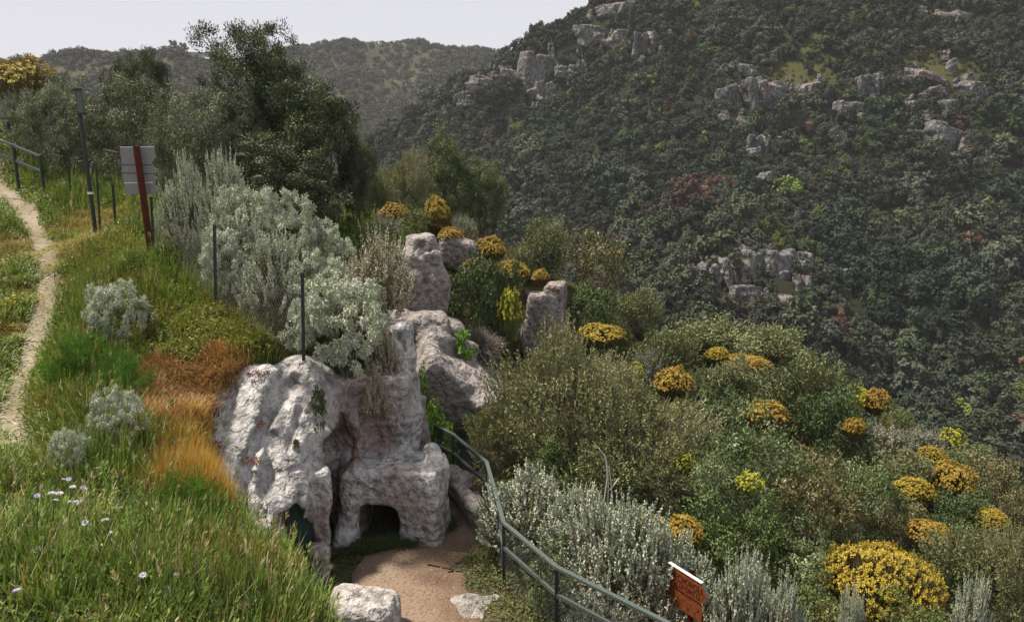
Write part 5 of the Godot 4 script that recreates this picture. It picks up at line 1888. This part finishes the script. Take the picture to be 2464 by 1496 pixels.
# ---------------------------------------------------------------- the ground itself
func axis(lo: float, fine0: float, fine1: float, hi: float, fine: float, coarse: float) -> PackedFloat32Array:
	var r := PackedFloat32Array()
	var x := lo
	while x < fine0 - 0.001:
		r.append(x)
		x += coarse
	x = fine0
	while x < fine1:
		r.append(x)
		x += fine
	while x < hi:
		r.append(x)
		x += coarse
	return r


func build_ground() -> void:
	lay(1, [[0, 1496, 6.2], [300, 1496, 6.4], [600, 1496, 7.2], [780, 1490, 8.0], [700, 1400, 8.8], [600, 1300, 9.8], [100, 1300, 7.8], [350, 1300, 8.3], [-300, 1300, 7.6], [-300, 1000, 12.0], [100, 1200, 9.2], [430, 1200, 10.0], [50, 1100, 10.5], [300, 1100, 10.7], [30, 1000, 12.3], [300, 1000, 12.3], [55, 900, 14], [300, 900, 13.6], [450, 950, 12.8], [520, 960, 13.0], [500, 1180, 11.2], [600, 850, 13.5], [700, 862, 13.6], [90, 830, 15], [300, 800, 14.6], [550, 750, 14.8], [110, 740, 16.5], [350, 720, 15.7], [125, 660, 18.5], [400, 620, 17], [105, 590, 20.5], [250, 560, 19.5], [80, 540, 22.5], [40, 490, 25], [0, 450, 27], [170, 460, 24.5], [0, 402, 33], [95, 412, 30], [300, 440, 26], [850, 850, 14.9], [960, 790, 16.2], [900, 705, 18], [680, 565, 22], [950, 610, 27], [500, 500, 24], [-400, 500, 25], [-600, 1000, 12]])
	up_pts.append(Vector3(-4, 3, -4.3))
	up_pts.append(Vector3(-1, 0, -4.6))
	up_pts.append(Vector3(-8, 1, -3.9))
	for q in [[-16.0, 40.0, 0.2], [-24.0, 34.0, 1.5], [-10.0, 48.0, -3.0], [-30.0, 60.0, -8.0], [-40.0, 40.0, 0.5], [-8.0, 64.0, -22.0], [-38.0, 10.0, -1.0]]:
		up_pts.append(Vector3(q[0], q[1], q[2]))
	# the level floor in front of the tomb and along the handrail
	for d in [3.0, 6.0, 8.5, 10.0, 11.0, 12.0, 13.0, 14.0, 15.0, 16.5]:
		for x in [-3.4, -2.6, -1.8, -1.0, -0.2]:
			low_pts.append(Vector3(x, d, -7.4))
	for q in [[0.8, 11.5, -7.5], [1.6, 10.2, -7.55], [2.4, 9.2, -7.6], [1.0, 8.0, -7.45], [2.5, 6.0, -7.5], [1.2, 13.5, -7.7], [3.0, 12.0, -7.9], [4.0, 9.5, -7.9], [6.0, 9.5, -8.0], [9.0, 10.0, -8.1], [13.0, 12.0, -8.6], [0.0, 18.0, -7.9], [-1.0, 19.0, -7.6], [20.0, 8.0, -10.0], [6.0, 2.0, -8.0], [15.0, 4.0, -8.5]]:
		low_pts.append(Vector3(q[0], q[1], q[2]))
	lay(0, [[1300, 850, 25.0], [1260, 880, 22.5], [1330, 880, 23.0]])
	for q in plants:
		if q[0].begins_with("spurge") or q[0] in ["sedum", "lentisk_v", "brownbrush", "fluffy", "silver_b", "fennel", "silver"]:
			continue
		if q[5] < 13.4:
			continue
		lay(0 if q[5] > 20.5 else (2 if q[1] > 900 else 1), [[q[1], q[3], q[5]]])
	# beyond the crest the ground drops into the gorge
	for q in [[1120, 570, 37], [1260, 640, 35], [1440, 720, 33], [1600, 790, 31], [1850, 860, 30], [2050, 960, 26.5], [2250, 1090, 21.5], [2464, 1190, 18.5], [2700, 1300, 17]]:
		var w := at(q[0], q[1], q[2])
		var out := Vector2(w.x, q[2]).normalized()
		for e in [[6.0, -6.5], [16.0, -18.0], [36.0, -40.0]]:
			var r := Vector2(w.x, q[2]) + out * float(e[0])
			var v := Vector3(r.x, r.y, w.y - 0.3 + float(e[1]))
			low_pts.append(v)
			if q[2] > 30.0:
				up_pts.append(v)
	for j in GND:
		for i in GNX:
			var x := GX0 + i * GS
			var d := GD0 + j * GS
			grid_up.append(fit(up_pts, x, d, 0.5))
			grid_low.append(fit(low_pts, x, d, 0.5))


func ground_mesh() -> void:
	var xs := axis(-42, -10.5, 9, 54, 0.2, 1.0)
	var ds := axis(-4, 4.5, 21, 72, 0.2, 0.9)
	var b := MB.new()
	for d in ds:
		for x in xs:
			b.v.append(Vector3(x, ground(x, d), -d))
			var c: Color
			if side(x, d) < 0.0:
				var pt := patch_at(x, d)
				c = Color(0.09, 0.095, 0.035).lerp(Color(0.15, 0.12, 0.06), clampf(nz.get_noise_2d(x * 25.0, d * 25.0) + 0.4, 0, 1))
				if pt[0] > 0:
					c = c.lerp(TONES[pt[0]][1] * 0.8, float(pt[1]) * 0.8)
			else:
				c = Color(0.085, 0.08, 0.04).lerp(Color(0.14, 0.11, 0.065), clampf(nz.get_noise_2d(x * 25.0, d * 25.0) + 0.4, 0, 1))
			b.c.append(c)
	var nx := xs.size()
	for j in ds.size() - 1:
		for i in nx - 1:
			var k := j * nx + i
			for m in [k, k + nx, k + 1, k + 1, k + nx, k + nx + 1]:
				b.ix.append(m)
	b.smooth()
	struct("ground", b.mesh(), mats["soil"])
	path_sheet("footpath", track, [Color(0.22, 0.18, 0.11), Color(0.33, 0.28, 0.21)])
	path_sheet("dirt_path", track2, [Color(0.18, 0.12, 0.08), Color(0.265, 0.195, 0.14)])


func path_sheet(called: String, tr: Array[Vector3], cols: Array) -> void:
	var b := MB.new()
	var cr := 14
	var rows := 0
	for k in tr.size() - 1:
		var n := int(ceil(tr[k].distance_to(tr[k + 1]) / 0.15))
		for i in n:
			var t := float(i) / n
			var q := tr[k].lerp(tr[k + 1], t)
			var tan := Vector2(tr[k + 1].x - tr[k].x, tr[k + 1].y - tr[k].y).normalized()
			if k + 2 < tr.size():
				tan = tan.lerp(Vector2(tr[k + 2].x - tr[k + 1].x, tr[k + 2].y - tr[k + 1].y).normalized(), t * 0.5).normalized()
			var nr := Vector2(-tan.y, tan.x)
			for j in cr + 1:
				var u := (float(j) / cr * 2.0 - 1.0)
				var wd := q.z * (1.08 + 0.25 * nz.get_noise_2d(q.x * 30.0 + (20.0 if u > 0 else 90.0), q.y * 30.0))
				var x := q.x + nr.x * u * wd
				var d := q.y + nr.y * u * wd
				b.v.append(Vector3(x, ground(x, d) + 0.035 - 0.09 * pow(absf(u), 8.0), -d))
				b.c.append((cols[0] as Color).lerp(cols[1], clampf(nz.get_noise_2d(x * 40.0, d * 40.0) * 1.5 + 0.5, 0, 1)))
			rows += 1
	for r in rows - 1:
		for j in cr:
			var k := r * (cr + 1) + j
			for m in [k, k + 1, k + cr + 1, k + 1, k + cr + 2, k + cr + 1]:
				b.ix.append(m)
	b.smooth()
	if b.n[b.n.size() / 2].y < 0.0:
		for i in range(0, b.ix.size(), 3):
			var t := b.ix[i]
			b.ix[i] = b.ix[i + 1]
			b.ix[i + 1] = t
		b.smooth()
	struct(called, b.mesh(), mats["dirt"])


# ---------------------------------------------------------------- everything
func _ready() -> void:
	var cam := Camera3D.new()
	cam.name = "camera"
	add_child(cam)
	cam.fov = 45.0
	cam.near = 0.1
	cam.far = 2500.0
	cam.rotation_degrees = Vector3(-TILT, 0, 0)
	cam.current = true
	var env := Environment.new()
	env.background_mode = Environment.BG_SKY
	var sky := Sky.new()
	var sm := ProceduralSkyMaterial.new()
	sm.sky_top_color = Color(0.595, 0.60, 0.63)
	sm.sky_horizon_color = Color(0.675, 0.672, 0.692)
	sm.sky_curve = 0.25
	sm.ground_bottom_color = Color(0.3, 0.3, 0.25)
	sm.ground_horizon_color = Color(0.8, 0.8, 0.82)
	sm.sun_angle_max = 1.0
	sky.sky_material = sm
	env.sky = sky
	env.tonemap_mode = Environment.TONE_MAPPER_LINEAR
	env.tonemap_exposure = 2.0
	env.sdfgi_enabled = true
	env.ssao_enabled = true
	env.ssil_enabled = true
	env.fog_enabled = true
	env.fog_density = 0.00016
	env.fog_light_color = Color(0.86, 0.87, 0.9)
	var we := WorldEnvironment.new()
	we.name = "world_environment"
	we.environment = env
	add_child(we)
	var sun := DirectionalLight3D.new()
	sun.name = "sun"
	add_child(sun)
	sun.light_energy = 1.3
	sun.light_color = Color(1.0, 0.96, 0.9)
	sun.light_angular_distance = 5.0
	sun.shadow_enabled = true
	sun.look_at_from_position(Vector3(-0.50, 1.0, -0.13), Vector3.ZERO)

	nz.seed = 3
	nz.frequency = 0.01
	nz.noise_type = FastNoiseLite.TYPE_SIMPLEX_SMOOTH
	nz.fractal_octaves = 4
	nz2.seed = 9
	nz2.frequency = 0.01
	nz2.noise_type = FastNoiseLite.TYPE_SIMPLEX_SMOOTH
	nz2.fractal_octaves = 3
	make_materials()
	list_plants()
	build_ground()
	for q in [[470, 1110, 11.2, 0.8, 2], [462, 1215, 10.0, 0.6, 2], [500, 1040, 12.0, 0.5, 2], [440, 990, 12.2, 0.8, 1], [380, 900, 13.2, 0.9, 1], [330, 930, 13.0, 0.6, 1], [480, 1200, 10.3, 0.45, 2], [385, 1105, 10.7, 0.75, 4], [360, 950, 12.7, 0.7, 1], [580, 860, 13.4, 0.9, 1], [520, 850, 13.4, 1.0, 1], [450, 930, 12.8, 0.95, 1], [400, 1000, 12.1, 0.7, 1], [640, 860, 13.4, 0.9, 1], [480, 900, 13.0, 0.9, 1], [700, 850, 13.6, 0.5, 1], [400, 1120, 10.8, 0.6, 4], [360, 1100, 10.8, 0.35, 4], [470, 1010, 12.2, 0.45, 2], [470, 1080, 11.5, 0.4, 2], [475, 1160, 10.8, 0.5, 2], [450, 1200, 10.4, 0.4, 2],
			[180, 600, 19.5, 1.3, 3], [160, 700, 17.4, 0.8, 3], [30, 620, 20.0, 1.6, 3], [40, 720, 17.0, 0.9, 3], [20, 800, 15.5, 0.6, 3], [230, 520, 22.0, 1.5, 3], [300, 690, 16.2, 0.7, 3], [560, 800, 14.3, 1.2, 5], [260, 620, 18.0, 1.2, 5], [300, 800, 14.6, 0.8, 5], [110, 1000, 12.2, 0.5, 5], [550, 1420, 8.0, 0.5, 5], [330, 1380, 8.0, 0.3, 3], [470, 1290, 9.0, 0.35, 3]]:
		patches.append([at(q[0], q[1], q[2]), q[3], q[4]])
	for q in [[35, 1090, 11.0, 0.3], [30, 1020, 12.3, 0.3], [52, 930, 13.6, 0.28], [85, 830, 15.0, 0.28], [110, 740, 16.6, 0.27], [124, 660, 18.5, 0.27], [104, 590, 20.5, 0.28], [76, 540, 22.5, 0.3], [38, 490, 25.0, 0.32], [-20, 450, 27.5, 0.32]]:
		var w := at(q[0], q[1], q[2])
		track.append(Vector3(w.x, q[2], q[3]))
	for q in [[1000, 1700, 1.0], [1005, 1560, 1.0], [1008, 1490, 0.98], [1000, 1430, 0.95], [975, 1385, 1.05], [990, 1345, 1.0], [1065, 1318, 0.68], [1108, 1295, 0.52], [1126, 1262, 0.43], [1103, 1228, 0.36], [1075, 1205, 0.32], [1050, 1185, 0.3]]:
		var w := on_level(q[0], q[1], -7.4)
		track2.append(Vector3(w.x, -w.z, q[2]))
	ground_mesh()
	build_hills()
	build_rocks()
	make_protos()
	set_plants()
	build_metal()
	build_grass()
	build_flowers()
